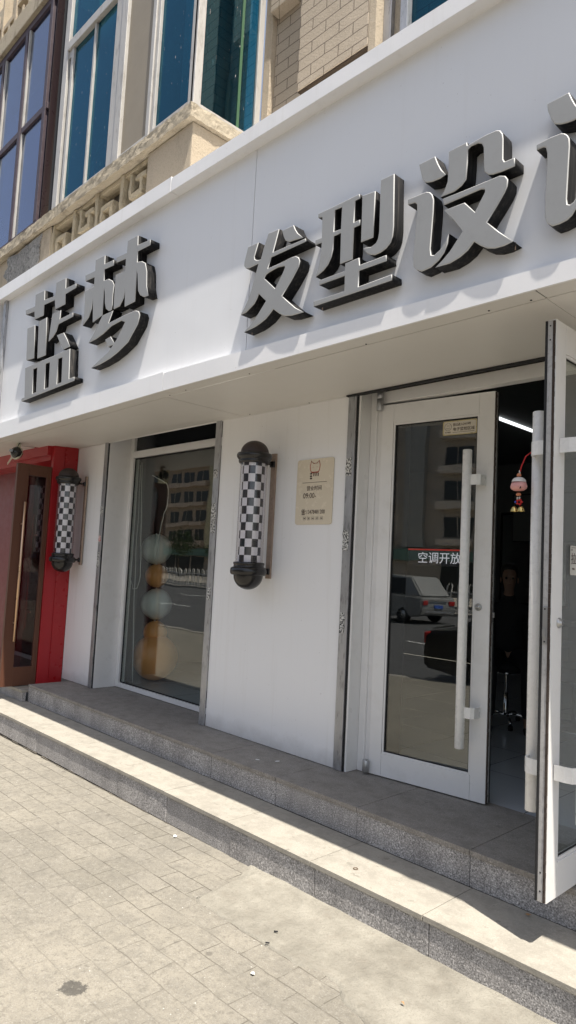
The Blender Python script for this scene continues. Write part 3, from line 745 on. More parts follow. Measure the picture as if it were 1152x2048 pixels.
# ================================================================== BARBER POLES
def make_pole():
    root = thing('barber_pole', '', 'barber pole', (-3.66, 3.15, 1.085))
    L = lambda *a: None
    m = MB().lathe([(.099, .895), (.110, .900), (.113, .915), (.108, .920), (.116, .926), (.126, .940), (.128, .955), (.123, .968), (.104, .975)], n=40)
    m.done('upper_collar', BLACKG, root, False)
    prof = [(.102*math.cos(R(a)), .972+.092*math.sin(R(a))) for a in range(0, 91, 9)]; prof[-1] = (0, 1.064)
    MB().lathe(prof, n=40).done('dome_cap', simple('dusty_black_dome', (.035, .022, .019), .5, var=.2, scale=12, dirt=(.09, .065, .05), dirt_amt=.3), root, False)
    m = MB().lathe([(.099, .196), (.110, .192), (.110, .178), (.106, .176), (.108, .160), (.118, .158), (.128, .148), (.130, .130), (.127, .112), (.118, .104), (.103, .102)], n=40)
    m.done('lower_collar', BLACKG, root, False)
    prof = [(.104*math.cos(R(a)), .102-.100*math.sin(R(a))) for a in range(0, 91, 9)]; prof[-1] = (0, .002)
    MB().lathe(prof, n=40).done('lower_cap', BLACKG, root, False)
    MB().lathe([(.0975, .186), (.0975, .905)], n=40).lathe([(.095, .905), (.095, .186)], n=40).done('acrylic_tube', CLEAR, root, False)
    m = MB(); zs = [.186+.0575*i for i in range(13)]+[.905]
    m.lathe([(.0795, z) for z in zs], n=40, mi=lambda i, k: ((k//4)+i) % 2)
    m.done('chequered_drum', [CHK_W, CHK_B], root, False)
    m = MB().box(.006, .052, .166, .1845, .085, .995, .002); m.done('wall_strip', RUST, root, False)
    for z in (.135, .915):
        m = MB().tube([(.02, .10, z), (.028, .172, z)], .010, 10).box(.008, .048, .150, .171, z-.022, z+.022, .004); m.done('arm', BLACKG, root, False)
    return root
def copy_tree(o, parent=None):
    c = o.copy(); COL.objects.link(c)
    if parent: c.parent = parent
    for ch in o.children: copy_tree(ch, c)
    return c
bp1 = make_pole(); bp1['label'] = 'chequered barber pole between the display window and the door, beside the cream plaque'
bp1['group'] = 'chequered barber poles'
bp2 = copy_tree(bp1); bp2.location = (-6.545, 3.15, 1.095); bp2['label'] = 'black and white chequered barber pole next to the red pillar, left of the display window'
bp2.rotation_euler = (0, 0, R(-9)); bp1.rotation_euler = (0, 0, R(4))

# ================================================================== PLAQUE
pq = thing('opening_hours_plaque', 'cream acrylic plaque with opening hours and telephone number right of the big barber pole', 'plaque', (-3.225, W-.008, 1.784))
MB().poly(rrect(.345, .452, .018), (0, .005, 0)).done('plate', CREAM, pq, False)
m = MB()                                                  # cat head drawn in line
cat = [(-.03, .15), (-.034, .175), (-.026, .198), (-.012, .186), (.012, .186), (.026, .198), (.034, .175), (.03, .15), (.018, .139), (-.018, .139), (-.03, .15)]
m.tube([(x*1.4, -.001, z*1.4-.065) for x, z in cat], .0026, 4); m.box(-.038, .038, -.0014, -.0004, .133, .137)
for sx in (-1, 1): ring(m, sx*.018, .165, .005, .0008, 8, -.001, 20, 160)
m.done('cat_drawing', INKR, pq, False)
m = MB()
for z in (.125, .108, .092): m.box(-.045, -.025, -.0014, -.0004, z-.006, z+.004)
for i, x in enumerate((-.008, .012, .032)): m.box(x-.005, x+.004, -.0014, -.0004, .105, .128)
m.box(-.115, .115, -.0014, -.0004, .062, .0645).done('print', INK, pq, False)
put_text(pq, '营业时间', .036, 0, .010, INK)
put_text(pq, '09:00-', .052, -.04, -.045, INK, sx=.95)
put_text(pq, '☎:13478481200', .040, -.002, -.154, INK, sx=.80)
m = MB()
for i in range(5):
    x = -.08+i*.04
    for a, b, c, d in ((x-.011, x+.011, -.196, -.1952), (x-.011, x+.011, -.1748, -.174), (x-.011, x-.0102, -.1952, -.1748), (x+.0102, x+.011, -.1952, -.1748)): m.box(a, b, -.0014, -.0004, c, d)
    if i % 2: m.box(x-.003, x+.003, -.0014, -.0004, -.191, -.179)
    else: m.box(x-.006, x+.006, -.0014, -.0004, -.188, -.182)
m.done('icons', INK, pq, False)

# ---- small advertising stickers on the metal trims
def ad_mat(i, red=False):
    t = NT('stamped_paper'); p = t.pos((1, 1, 1), (i*3.3, 0, 0))
    f = t.ramp(t.noise(t.pos((90, 90, 75), (i*3.3, 0, 0)), 1., 3, .8), [(.48, 0.), (.52, 1.)])
    c = t.mix(f, (.5, .03, .03) if red else (.02, .02, .02), (.68, .67, .64)); t.bsdf(c, .8); return t.m
ads = [(-6.134, 1.72, .10, .045, 'tiny black and white advert sticker high on the metal trim left of the display window', 0), (-6.134, 1.45, .06, .045, 'torn red advert sticker on the metal trim left of the display window', 1),
       (-6.134, 1.24, .16, .045, 'long grimy advert sticker strip low on the metal trim left of the display window', 0), (-4.326, 1.98, .07, .05, 'topmost advert sticker on the metal trim right of the display window', 0),
       (-4.326, 1.62, .24, .055, 'longest advert sticker strip, on the metal trim right of the display window', 0), (-4.326, 1.02, .10, .045, 'lowest advert sticker on the metal trim right of the display window', 0),
       (-2.916, 1.93, .12, .045, 'advert sticker on the metal trim beside the top of the plaque', 0), (-2.916, 1.45, .13, .05, 'ragged black and white advert sticker on the trim left of the door, below plaque height', 0),
       (-2.916, .92, .13, .036, 'stamped advert sticker lowest on the metal trim left of the door', 0)]
for i, (x, z, h, wd, lab, red) in enumerate(ads):
    m = MB(); n = 9; L = []; Rr = []
    for k in range(n+1):
        zz = z-h/2+h*k/n; L.append((x-wd/2+random.uniform(-.004, .004), W-.0145, zz)); Rr.append((x+wd/2+random.uniform(-.004, .004), W-.0145, zz))
    m.poly(L+Rr[::-1], (0, .0018, 0)); o = m.done('advert_sticker', ad_mat(i, red)); base(o); tag(o, lab, 'sticker', 'advert stickers on the metal trims')

# ================================================================== SECURITY CAMERA under the soffit
cm = thing('security_camera', 'black turret security camera on a cream bracket under the soffit before the red shop', 'camera', (-6.86, 2.74, 2.38))
CREAMP = simple('aged_cream_plastic', (.58, .54, .43), .5, var=.12)
MB().box(-.04, .04, -.04, .04, .005, .02, .004).box(-.022, .022, -.016, .016, -.06, .006, .006).done('bracket', CREAMP, cm, False)
m = MB().lathe([(0, -.062), (.03, -.055), (.052, -.03), (.06, 0), (.052, .03), (.03, .05), (0, .056)], n=24); me = m.mesh()
me.transform(Matrix.Translation((.01, -.02, -.10)) @ Matrix.Rotation(R(65), 4, 'X')); link('camera_ball', me, BLACKG, cm, False)
m = MB().lathe([(.061, -.012), (.068, -.01), (.068, .012), (.061, .014)], n=24); me = m.mesh(); me.transform(Matrix.Translation((-.006, -.01, -.103)) @ Matrix.Rotation(R(75), 4, 'X') @ Matrix.Rotation(R(20), 4, 'Y')); link('rim', me, CREAMP, cm, False)
m = MB().box(-.022, .024, -.0015, .0015, -.014, .014, .001); me = m.mesh(); me.transform(Matrix.Translation((.025, -.082, -.088)) @ Matrix.Rotation(R(-12), 4, 'X') @ Matrix.Rotation(R(25), 4, 'Z')); link('lens_window', me, simple('grey_window', (.25, .26, .26), .3), cm, False)
MB().tube([(.03, 0, 0), (.05, -.02, -.02), (.052, -.03, -.05), (.045, -.02, -.085)], .004, 8).done('lead', RUBBER, cm, False)
m = MB().tube([(-.9, .25, -.10), (-.4, .1, -.085), (-.1, .0, -.075), (-.03, -.01, -.05), (-.02, 0, .0)], .006, 8).tube([(-.9, .25, -.115), (-.4, .1, -.105), (-.06, .0, -.10), (-.045, -.01, -.15)], .005, 8); m.done('cable', CREAMP, cm, False)

# ================================================================== CHARM hanging on the inner handle
ch = thing('door_charm', 'red and pink hanging charm with two brass bells on the white door handle', 'charm', (-1.425, 2.742, 1.56))
REDC = simple('red_cord', (.5, .02, .02), .8)
MB().tube([(.055, .03, .255), (.03, .0, .225), (.012, -.004, .18), (.004, 0, .155)], .0028, 6).done('cord', REDC, ch, False)
m = MB().lathe([(0, -.024), (.022, -.022), (.034, -.014), (.037, -.004), (.032, .012), (.018, .024), (0, .028)], (0, 0, .098), 20)
for v in m.b.verts: v.co.x *= 1.0; v.co.y *= .8
m.done('pink_head', simple('pink_glaze', (.62, .30, .27), .35, var=.1), ch, False)
m = MB().lathe([(.0305, .012), (.029, .020), (.020, .030), (0, .036)], (0, 0, .101), 20); m.done('white_hat', simple('white_glaze', (.62, .58, .54), .35, var=.1), ch, False)
m = MB().lathe([(0, 0), (.009, 0), (.010, .008), (.006, .014), (0, .015)], (0, 0, .137), 12).lathe([(0, 0), (.010, .002), (.011, .008), (.007, .014), (0, .015)], (0, 0, .052), 12); m.done('orange_bead', simple('orange_bead', (.55, .2, .09), .3), ch, False)
m = MB()
for z in (.046, .040): m.lathe([(0, -.004), (.005, 0), (0, .004)], (-.005, 0, z), 10).lathe([(0, -.004), (.005, 0), (0, .004)], (.005, 0, z), 10)
m.lathe([(0, 0), (.004, 0), (.004, .014), (0, .015)], (.003, 0, .150), 8).done('pearl_bead', simple('pearl', (.6, .55, .5), .3), ch, False)
m = MB()
for a in range(5): m.lathe([(0, -.007), (.007, 0), (0, .007)], (.004+.010*math.cos(R(72*a)), 0, .026+.010*math.sin(R(72*a))), 10)
m.done('red_flower', REDC, ch, False)
MB().lathe([(0, -.006), (.006, 0), (0, .006)], (-.014, 0, .027), 10).done('blue_bead', simple('blue_bead', (.05, .08, .45), .3), ch, False)
for x in (-.019, .012):
    bell = MB().lathe([(0, .021), (.004, .02), (.009, .016), (.0135, .008), (.0155, 0), (.0175, -.003), (.015, -.002), (.011, .008), (0, .016)], (x, 0, -.012), 16).done('bell', BRASS, ch, False)
m = MB().box(.004, .012, -.027, -.0255, .088, .094).box(.014, .022, -.024, -.0225, .082, .092).done('face_paint', INK, ch, False)

# ================================================================== RED SHOP on the left
rs = thing('red_shop_front', 'red shop front with a half open brown framed door left of the hair salon', 'shop', (-7.6, 3.2, 0))
MB().box(-6.80, -6.745, 3.07, 3.30, -.05, 2.43, .002).done('pillar', RED, rs)
MB().box(-6.81, -6.735, 3.172, 3.174+.15, -.05, 2.43).done('pillar_side', simple('bright_red_panel', (.50, .022, .026), .3, var=.08), rs) if False else None
MB().box(-6.742, -6.735, 3.19, 3.33, -.05, 2.43).done('pillar_fillet', simple('deep_red_panel', (.33, .012, .016), .3, var=.08), rs)
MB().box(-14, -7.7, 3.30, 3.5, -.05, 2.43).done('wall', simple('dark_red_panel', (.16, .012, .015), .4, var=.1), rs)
MB().box(-14, -6.80, 3.06, 3.30, 2.25, 2.428).box(-7.7, -6.8, 3.02, 3.059, 2.30, 2.428).done('header', RED, rs)
bd = MB().box(-6.80, -6.76, 2.71, 2.83, -.045, 2.17, .003).box(-6.80, -6.76, 3.02, 3.066, -.045, 2.17, .003).box(-6.80, -6.76, 2.83, 3.02, -.045, .14, .003).box(-6.80, -6.76, 2.83, 3.02, 2.06, 2.17, .003).done('brown_door', BROWN, rs)
MB().box(-6.783, -6.777, 2.832, 3.018, .142, 2.058).done('pane', MAROON, bd)

for x, y, z0, z1 in ((-6.70, 2.79, .40, 1.78), (-6.87, 2.965, .5, 1.68)):
    hd = MB().tube([(x, y, z0), (x, y, z1)], .013, 12).done('gold_handle', GOLD, bd)
    for z in (z0+.18, z1-.22): MB().tube([(x, y, z), (-6.78, y, z)], .008, 8).done('post', GOLD, hd)
MB().box(-7.7, -6.82, 3.6, 3.7, -.05, 2.3).done('dark_lobby', simple('maroon_dark', (.06, .012, .015), .5), rs)
ns = thing('neighbour_sign_board', 'bare white sign board of the next shop at the left edge', 'sign board', (-9, 2.6, 2.41))
MB().box(-14, -7.13, 2.49, 2.6, 2.39, 3.84, .004).done('panel', WHITE, ns)
MB().box(-14, -7.13, 2.601, 3.3, 2.40, 2.43).done('soffit', SOFFIT, ns)

# ================================================================== INTERIOR
rm = thing('salon_room', 'dark interior of the salon behind the glass', 'room', (-4, 6, 0))
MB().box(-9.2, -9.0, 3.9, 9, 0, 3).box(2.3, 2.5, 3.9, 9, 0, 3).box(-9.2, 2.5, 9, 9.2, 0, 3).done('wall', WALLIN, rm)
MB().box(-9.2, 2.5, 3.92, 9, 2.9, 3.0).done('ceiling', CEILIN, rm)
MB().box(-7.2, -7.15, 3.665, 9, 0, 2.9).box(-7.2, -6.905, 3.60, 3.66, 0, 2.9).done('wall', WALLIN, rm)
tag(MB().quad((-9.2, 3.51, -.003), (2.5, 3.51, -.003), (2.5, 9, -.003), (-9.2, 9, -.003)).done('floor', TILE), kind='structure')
tag(base(MB().box(-3.49, -3.465, 6.15, 8.6, 2.87, 2.895).done('light_strip', emis('led_strip', (.95, .98, 1), 1.0))), 'thin white led strip lit on the dark ceiling inside the doorway', 'ceiling light')
# curtain and cords in the window
m = MB(); n = 60; top = []; bt = []
vtop = []
for k in range(n+1):
    x = -6.45+.27*k/n; y = 3.80+.018*math.sin(k*.75)+.008*math.sin(k*1.9); vtop.append((x, y))
m = MB()
for (a, b) in zip(vtop, vtop[1:]): f = m.b.faces.new([m.b.verts.new(p) for p in ((a[0], a[1], .02), (b[0], b[1], .02), (b[0], b[1], 2.58), (a[0], a[1], 2.58))]); f.smooth = True
bmesh.ops.remove_doubles(m.b, verts=m.b.verts, dist=1e-5)
bmesh.ops.solidify(m.b, geom=m.b.faces[:], thickness=.004)
tag(base(m.done('curtain', CURT)), 'grey drawn back curtain at the left side of the display window', 'curtain')
WCORD = simple('white_cord', (.6, .6, .58), .7)
def wpx(L): return [tuple(PY(x, y, 3.68)) for x, y in L]
for pts_, lab in ((wpx([(281, 930), (278, 1010), (272, 1100), (268, 1210), (265, 1365)]), 'straight white cord hanging before the curtain in the display window'),
             (wpx([(284, 925), (283, 1000), (282, 1090), (281, 1150), (275, 1176), (266, 1178), (262, 1160)]), 'looped white cord hanging in the display window'),
             (wpx([(305, 951), (318, 958), (333, 966), (337, 978), (335, 1010), (328, 1028), (324, 1045), (316, 1080), (311, 1119)]), 'wavy white cord with a plug hanging above the top white balloon')):
    q = []
    for a, b in zip(pts_, pts_[1:]):
        for k in range(6): q.append(Vector(a).lerp(Vector(b), k/6)+Vector((.004*math.sin(len(q)), 0, 0)))
    q.append(Vector(pts_[-1])); tag(base(MB().tube(q, .004, 6).done('cord', WCORD)), lab, 'cord', 'white cords in the display window')
BW = simple('white_balloon_skin', (.82, .86, .84), .35, var=.04); BO = simple('orange_balloon_skin', (.85, .38, .12), .35, var=.06)
for x, z, r, mt, lab in ((-6.325, 1.385, .165, BW, 'pearly white balloon, topmost in the display window'), (-6.29, 1.10, .125, BO, 'orange balloon between the two white ones'),
                         (-6.255, .80, .165, BW, 'lower white balloon in the display window'), (-6.245, .50, .125, BO, 'orange balloon just above the biggest balloon'), (-6.22, .245, .24, BO, 'biggest orange balloon resting on the window floor')):
    x += .0
    root = thing('balloon', lab, 'balloon', (x+.02, 4.1, z-r), group='balloons stacked in the display window')
    prof = [(r*math.cos(R(a))*(1 if a > 0 else 1-.04*math.sin(R(-a))), r+r*math.sin(R(a))) for a in range(-90, 91, 9)]; prof[0] = (0, 0); prof[-1] = (0, 2*r)
    MB().lathe(prof, n=36).done('skin', mt, root, False)
    MB().lathe([(0, 0), (.012, .004), (.005, .014), (0, .016)], (.01, -.02, 2*r-.006), 8).done('knot', BW, root, False)
tag(base(MB().box(-5.2, -4.9, 4.0, 4.25, 0, .06, .01).box(-5.15, -4.95, 4.03, 4.22, .06, .12, .02).done('floor_scale', BLACKC)), 'small dark box on the floor at the right end of the display window', 'box')
# bar stool with chrome column
def stool(x, y, lab):
    s = thing('bar_stool', lab, 'stool', (x, y, 0), R(20), 'salon stools')
    MB().lathe([(0, .47), (.17, .47), (.185, .485), (.185, .52), (.165, .54), (0, .545)], n=28).done('seat', BLACKC, s, False)
    MB().lathe([(.10, .440), (.118, .442), (.118, .468), (.10, .469)], n=28).done('seat_ring', CHROME, s, False)
    MB().lathe([(.014, .16), (.014, .44)], n=12).lathe([(.022, .10), (.022, .27), (.014, .275)], n=14).lathe([(.03, .08), (.034, .09), (.024, .11)], n=14).done('column', CHROME, s, False)
    for k in range(5):
        a = R(72*k); c_, s_ = math.cos(a), math.sin(a)
        lg = MB().tube([(.02*c_, .02*s_, .095), (.10*c_, .10*s_, .10), (.18*c_, .18*s_, .085), (.235*c_, .235*s_, .055)], [.014, .013, .012, .010], 8).done('leg', CHROME, s, False)
        MB().lathe([(0, -.02), (.018, -.018), (.022, 0), (.018, .018), (0, .02)], (.24*c_, .24*s_, .026), 12).done('castor', RUBBER, lg, False)
    return s
stool(-2.965, 5.56, 'low stool with a chrome column under the seated person')
# reclining salon chair farther in
sc_ = thing('salon_chair', 'dark salon chair with a round chrome base to the right behind the stool', 'chair', (-2.55, 6.0, 0), R(-25))
MB().box(-.26, .26, -.26, .26, .42, .54, .04).done('seat', BLACKC, sc_, False)
MB().box(-.26, .26, .22, .34, .52, 1.05, .05).done('backrest', BLACKC, sc_, False)
for s_ in (-1, 1): MB().box(s_*.30-.04, s_*.30+.04, -.24, .26, .66, .72, .02).box(s_*.30-.015, s_*.30+.015, .1, .16, .45, .66).done('armrest', BLACKC, sc_, False)
MB().lathe([(0, 0), (.28, 0), (.28, .015), (.06, .03), (.03, .05), (.03, .42), (0, .42)], n=28).done('base', CHROME, sc_, False)
cb = thing('mirror_station', 'dark dressing mirror with shelf on the back wall of the salon', 'mirror', (-4.4, 8.9, 0))
MB().box(-.7, .7, -.35, .05, .7, .76, .01).box(-.65, .65, -.3, .05, .0, .69).done('cabinet', DARKV, cb, False)
MB().box(-.5, .5, .02, .05, .9, 2.2, .01).done('mirror_frame', BLACKG, cb, False)
MB().box(-.46, .46, .012, .018, .94, 2.16).done('mirror_glass', CHROME, cb, False)
wb = thing('wall_cabinet', 'dark cupboard hanging inside the doorway', 'cupboard', (-3.9, 8.7, 1.5)); MB().box(-.6, .6, -.2, .2, .25, .9, .01).done('body', DARKV, wb, False); MB().box(-.58, -.01, -.215, -.202, .27, .88).box(.01, .58, -.215, -.202, .27, .88).done('door', WALLIN, wb, False)

# ================================================================== PERSON seated on the stool
def skin_mesh(verts, edges, radii, sub=2, root=0):
    me = bpy.data.meshes.new('sk'); me.from_pydata([tuple(v) for v in verts], edges, []); o = bpy.data.objects.new('sk', me); COL.objects.link(o)
    md = o.modifiers.new('s', 'SKIN'); md.branch_smoothing = .6; md.use_smooth_shade = True
    for i, r in enumerate(radii):
        sv = me.skin_vertices[0].data[i]; sv.radius = r if isinstance(r, tuple) else (r, r); sv.use_root = (i == root)
    ss = o.modifiers.new('u', 'SUBSURF'); ss.levels = sub; ss.render_levels = sub
    bpy.context.view_layer.update()
    m = bpy.data.meshes.new_from_object(o.evaluated_get(bpy.context.evaluated_depsgraph_get())); bpy.data.objects.remove(o)
    for p in m.polygons: p.use_smooth = True
    return m
class Sk:
    def __init__(s): s.v = []; s.e = []; s.r = []
    def chain(s, start, pts):
        p = start
        for q, r in pts:
            s.v.append(Vector(q)); s.r.append(r)
            if p is not None: s.e.append((p, len(s.v)-1))
            p = len(s.v)-1
        return p
    def mesh(s, sub=2): return skin_mesh(s.v, s.e, s.r, sub)
# local frame: +y forward (towards the doorway), z up
SKIN = simple('skin', (.26, .155, .11), .55, var=.08, scale=15)
HAIR = simple('black_hair', (.012, .01, .009), .6, var=.3, scale=80)
per = thing('person', 'person in dark clothes sitting on the stool inside the doorway, hands on knees', 'person', (-2.97, 5.58, 0), R(210))
b = Sk(); b.chain(None, [((0, 0, .60), (.13, .11)), ((0, .01, .72), (.12, .09)), ((0, .0, .86), (.13, .095)), ((0, -.01, .98), (.14, .095)), ((0, .0, 1.06), (.07, .06)), ((0, .012, 1.12), (.046, .048)), ((0, .05, 1.17), (.040, .052)), ((0, .038, 1.24), (.064, .082)), ((0, .02, 1.33), (.068, .084)), ((0, .015, 1.375), (.045, .055))])
for sgn in (-1, 1):
    b.chain(3, [((sgn*.10, 0, 1.0), .062), ((sgn*.185, 0, .97), .056), ((sgn*.225, .05, .80), .044), ((sgn*.235, .10, .70), .038), ((sgn*.20, .24, .645), .030), ((sgn*.17, .31, .625), .024)])
    b.chain(0, [((sgn*.09, .06, .585), .088), ((sgn*.13, .25, .58), .075), ((sgn*.15, .42, .56), .060), ((sgn*.15, .44, .46), .055), ((sgn*.15, .41, .28), .045), ((sgn*.15, .38, .11), .033), ((sgn*.155, .42, .05), (.034, .03)), ((sgn*.165, .55, .035), (.032, .02))])
body = b.mesh(2)
bmb = bmesh.new(); bmb.from_mesh(body)
def add_hand(sgn):
    w0 = Vector((sgn*.17, .31, .625)); fwd = Vector((-sgn*.12, .95, -.12)).normalized(); side = fwd.cross(Vector((0, 0, 1))).normalized()*sgn; dn = Vector((0, 0, -1))
    P = lambda f, s_, d: w0+fwd*f+side*s_+dn*d
    k = Sk(); k.chain(None, [(P(0, 0, 0), (.024, .018)), (P(.035, 0, 0), (.034, .014)), (P(.075, 0, 0), (.038, .013))])
    ms = [k.mesh(1)]
    for i, (off, L) in enumerate(((-.028, .062), (-.009, .072), (.010, .068), (.028, .054))):
        f = Sk(); f.chain(None, [(P(.06, off*.85, 0), .0085), (P(.085+L*.15, off, .0), .0085), (P(.085+L*.5, off*1.08, .012), .0078), (P(.085+L*.85, off*1.1, .034), .0068)]); ms.append(f.mesh(1))
    f = Sk(); f.chain(None, [(P(.02, -.024, .0), .011), (P(.045, -.046, .008), .0098), (P(.072, -.056, .016), .0082)]); ms.append(f.mesh(1))
    return ms
for sgn in (-1, 1):
    for mm in add_hand(sgn): bmb.from_mesh(mm)
# nose, ears, brow ridges and lips belong to the same surface
for c, rad, scl in (((0, .118, 1.245), .014, (.8, 1, 1.5)), ((-.072, .03, 1.245), .018, (.4, .8, 1.5)), ((.072, .03, 1.245), .018, (.4, .8, 1.5)), ((0, .100, 1.205), .018, (1.2, .5, .4)), ((-.028, .103, 1.278), .016, (1.2, .5, .35)), ((.028, .103, 1.278), .016, (1.2, .5, .35))):
    g_ = bmesh.ops.create_icosphere(bmb, subdivisions=2, radius=rad)
    for v in g_['verts']: v.co = Vector((v.co.x*scl[0]+c[0], v.co.y*scl[1]+c[1], v.co.z*scl[2]+c[2]))
me = bpy.data.meshes.new('m'); bmb.to_mesh(me); bmb.free()
for p in me.polygons: p.use_smooth = True
link('body', me, SKIN, per, False)
for sgn in (-1, 1):
    me = bpy.data.meshes.new('m'); q = bmesh.new(); bmesh.ops.create_icosphere(q, subdivisions=2, radius=.0105); q.to_mesh(me); q.free(); me.transform(Matrix.Translation((sgn*.028, .106, 1.262))); link('eye', me, simple('eye_dark', (.03, .025, .02), .2), per, False)
h = Sk(); h.chain(None, [((0, -.035, 1.20), (.070, .055)), ((0, -.028, 1.28), (.083, .078)), ((0, .012, 1.355), (.082, .104)), ((0, .015, 1.40), (.055, .075))]); link('hair', h.mesh(2), HAIR, per, False)
j = Sk(); j.chain(None, [((0, -.0, .58), (.155, .135)), ((0, .0, .72), (.148, .115)), ((0, -.01, .86), (.155, .118)), ((0, -.012, .98), (.16, .112)), ((0, .0, 1.055), (.085, .075)), ((0, .006, 1.10), (.062, .062)), ((0, .01, 1.135), (.058, .060))])
for sgn in (-1, 1): j.chain(3, [((sgn*.11, 0, 1.0), .075), ((sgn*.19, 0, .965), .068), ((sgn*.232, .05, .80), .055), ((sgn*.240, .105, .70), .048), ((sgn*.205, .235, .65), .040), ((sgn*.185, .285, .635), .034)])
link('jacket', j.mesh(2), BLACKC, per, False)
t_ = Sk(); t_.chain(None, [((0, 0, .60), (.14, .12)), ((0, 0, .66), (.14, .11))])
for sgn in (-1, 1): t_.chain(0, [((sgn*.09, .06, .588), .098), ((sgn*.13, .25, .585), .086), ((sgn*.15, .43, .56), .072), ((sgn*.15, .45, .46), .066), ((sgn*.15, .41, .28), .056), ((sgn*.15, .385, .13), .050)])
link('trousers', t_.mesh(2), BLACKC, per, False)
for sgn in (-1, 1):
    f = Sk(); f.chain(None, [((sgn*.15, .37, .05), (.04, .036)), ((sgn*.155, .44, .048), (.042, .034)), ((sgn*.165, .56, .036), (.040, .024))]); link('shoe', f.mesh(2), BLACKC, per, False)

# ================================================================== THE BUILDING ABOVE
ap = thing('apartment_building', 'old beige apartment block above the shops with blue and violet glazed bays', 'building', (-5, 3.4, 3.9))
BX, BYF = -4.17, 2.75
MB().box(-4.165, 6, 3.50, 3.9, 3.9, 12).done('brick_wall', BRICKR, ap)
MB().box(-3.64, -2.94, 3.352, 3.499, 4.905, 12, .006).box(-4.06, -3.80, 3.40, 3.499, 5.83, 12, .006).done('raised_brick_panel', BRICKR, ap)
MB().box(-3.632, -2.948, 3.362, 3.498, 4.893, 4.9035).done('panel_underside', plaster('shaded_underside', (.08, .06, .045), 1.4, 30), ap)  # added dark slab, shade under the brick panel put into its colour
MB().box(-2.939, -2.87, 3.355, 3.60, 4.80, 12, .006).box(-4.16, -4.075, 3.44, 3.499, 3.9, 12, .008).done('pier', STUCCO, ap)
MB().box(-3.70, -3.652, 3.47, 3.499, 4.0, 5.6, .004).done('conduit', simple('cream_pipe', (.42, .38, .27), .6, var=.2), ap)
# right-hand window beyond the pier
aw = MB().box(-2.869, -2.80, 3.43, 3.499, 4.3, 9, .004).box(-2.70, -2.64, 3.40, 3.499, 4.3, 9, .004).done('side_window', ALU, ap)
MB().box(-2.638, 0, 3.45, 3.46, 4.3, 9).done('pane', BLUEG, aw)
MB().box(-2.80, -2.70, 3.47, 3.498, 4.3, 9).done('reveal', STUCCO, ap)
# bay: apron wall, sill, breeze-block panel
MB().box(-6.70, BX, 2.80, 3.40, 3.9, 4.25, .01).box(-4.80, BX, 2.785, 3.50, 4.25, 4.615, .008).box(-6.98, -6.62, 2.785, 3.4, 3.9, 4.615, .008).box(-9.6, -6.985, 2.80, 3.4, 3.9, 4.615, .008).done('bay_apron', STUCCO, ap)
MB().box(-6.62, -4.80, 2.93, 3.3, 4.25, 4.615).done('recess_back', simple('grey_block_back', (.20, .175, .15), .95, var=.3, scale=9, bump=1, bscale=30), ap)
# rough grey repair patch
m = MB(); pts2 = []
for k in range(64):
    a = 2*math.pi*k/64; sq = 1/max(abs(math.cos(a)), abs(math.sin(a)))**.75; rr = sq*(.86+.22*noise.noise(Vector((math.cos(a)*2, math.sin(a)*2, 1)))+.10*noise.noise(Vector((math.cos(a)*9, math.sin(a)*9, 4))))
    pts2.append((-7.28+.52*rr*math.cos(a), 2.783, 4.36+.255*rr*math.sin(a)))
m.poly(pts2, (0, -.010, 0)).done('cement_repair', plaster('grey_cement_repair', (.33, .32, .30), 1.4, 22, (.1, .1, .09), .5, 16), ap)
def rough(m, cuts=3, amp=.008, sc=22):
    bmesh.ops.subdivide_edges(m.b, edges=m.b.edges[:], cuts=cuts, use_grid_fill=True)
    for v in m.b.verts: v.co += Vector((noise.noise(v.co*sc), noise.noise(v.co*sc+Vector((5, 0, 0))), noise.noise(v.co*sc+Vector((0, 9, 0)))))*amp
    return m
m = MB()
n = 40
for k in range(n): 
    a = -9.6+(BX+.03+9.6)*k/n; b_ = -9.6+(BX+.03+9.6)*(k+1)/n
    m.box(a, b_, 2.735, 2.86, 4.622, 4.735)
bmesh.ops.remove_doubles(m.b, verts=m.b.verts, dist=.001)
rough(m, 3, .007, 24).done('bay_sill', STUCCOB, ap)
m = MB()
for k in range(8): m.box(BX-.03, BX+.035, 2.737+.095*k, 2.737+.095*(k+1), 4.622, 4.735)
bmesh.ops.remove_doubles(m.b, verts=m.b.verts, dist=.001)
rough(m, 3, .008, 24).done('bay_side_sill', STUCCOB, ap)
m = MB()                                             # breeze-block tracery, four key-pattern blocks
for i in range(4):
    x0 = -6.62+i*.455
    def bar(xa, xb, za, zb, y=2.80, d=.10):
        q = MB(); q.box(x0+xa, x0+xb, y, y+d, za, zb); rough(q, 2, .010, 26)
        me_ = bpy.data.meshes.new('t'); q.b.to_mesh(me_); q.b.free(); m.b.from_mesh(me_); bpy.data.meshes.remove(me_)
    bar(0, .055, 4.25, 4.612)
    if i % 2 == 0:
        bar(.11, .33, 4.40, 4.45); bar(.28, .33, 4.25, 4.40); bar(.11, .15, 4.31, 4.40); bar(.2, .42, 4.262, 4.30, 2.81, .08)
    else:
        bar(.15, .19, 4.34, 4.56); bar(.19, .36, 4.33, 4.375); bar(.32, .36, 4.375, 4.50); bar(.26, .42, 4.47, 4.51)
    bar(.055, .455, 4.575, 4.612, 2.81, .09)
m.done('breeze_block_screen', plaster('breeze_block', (.52, .44, .31), 1.4, 38, (.10, .085, .05), .7), ap)
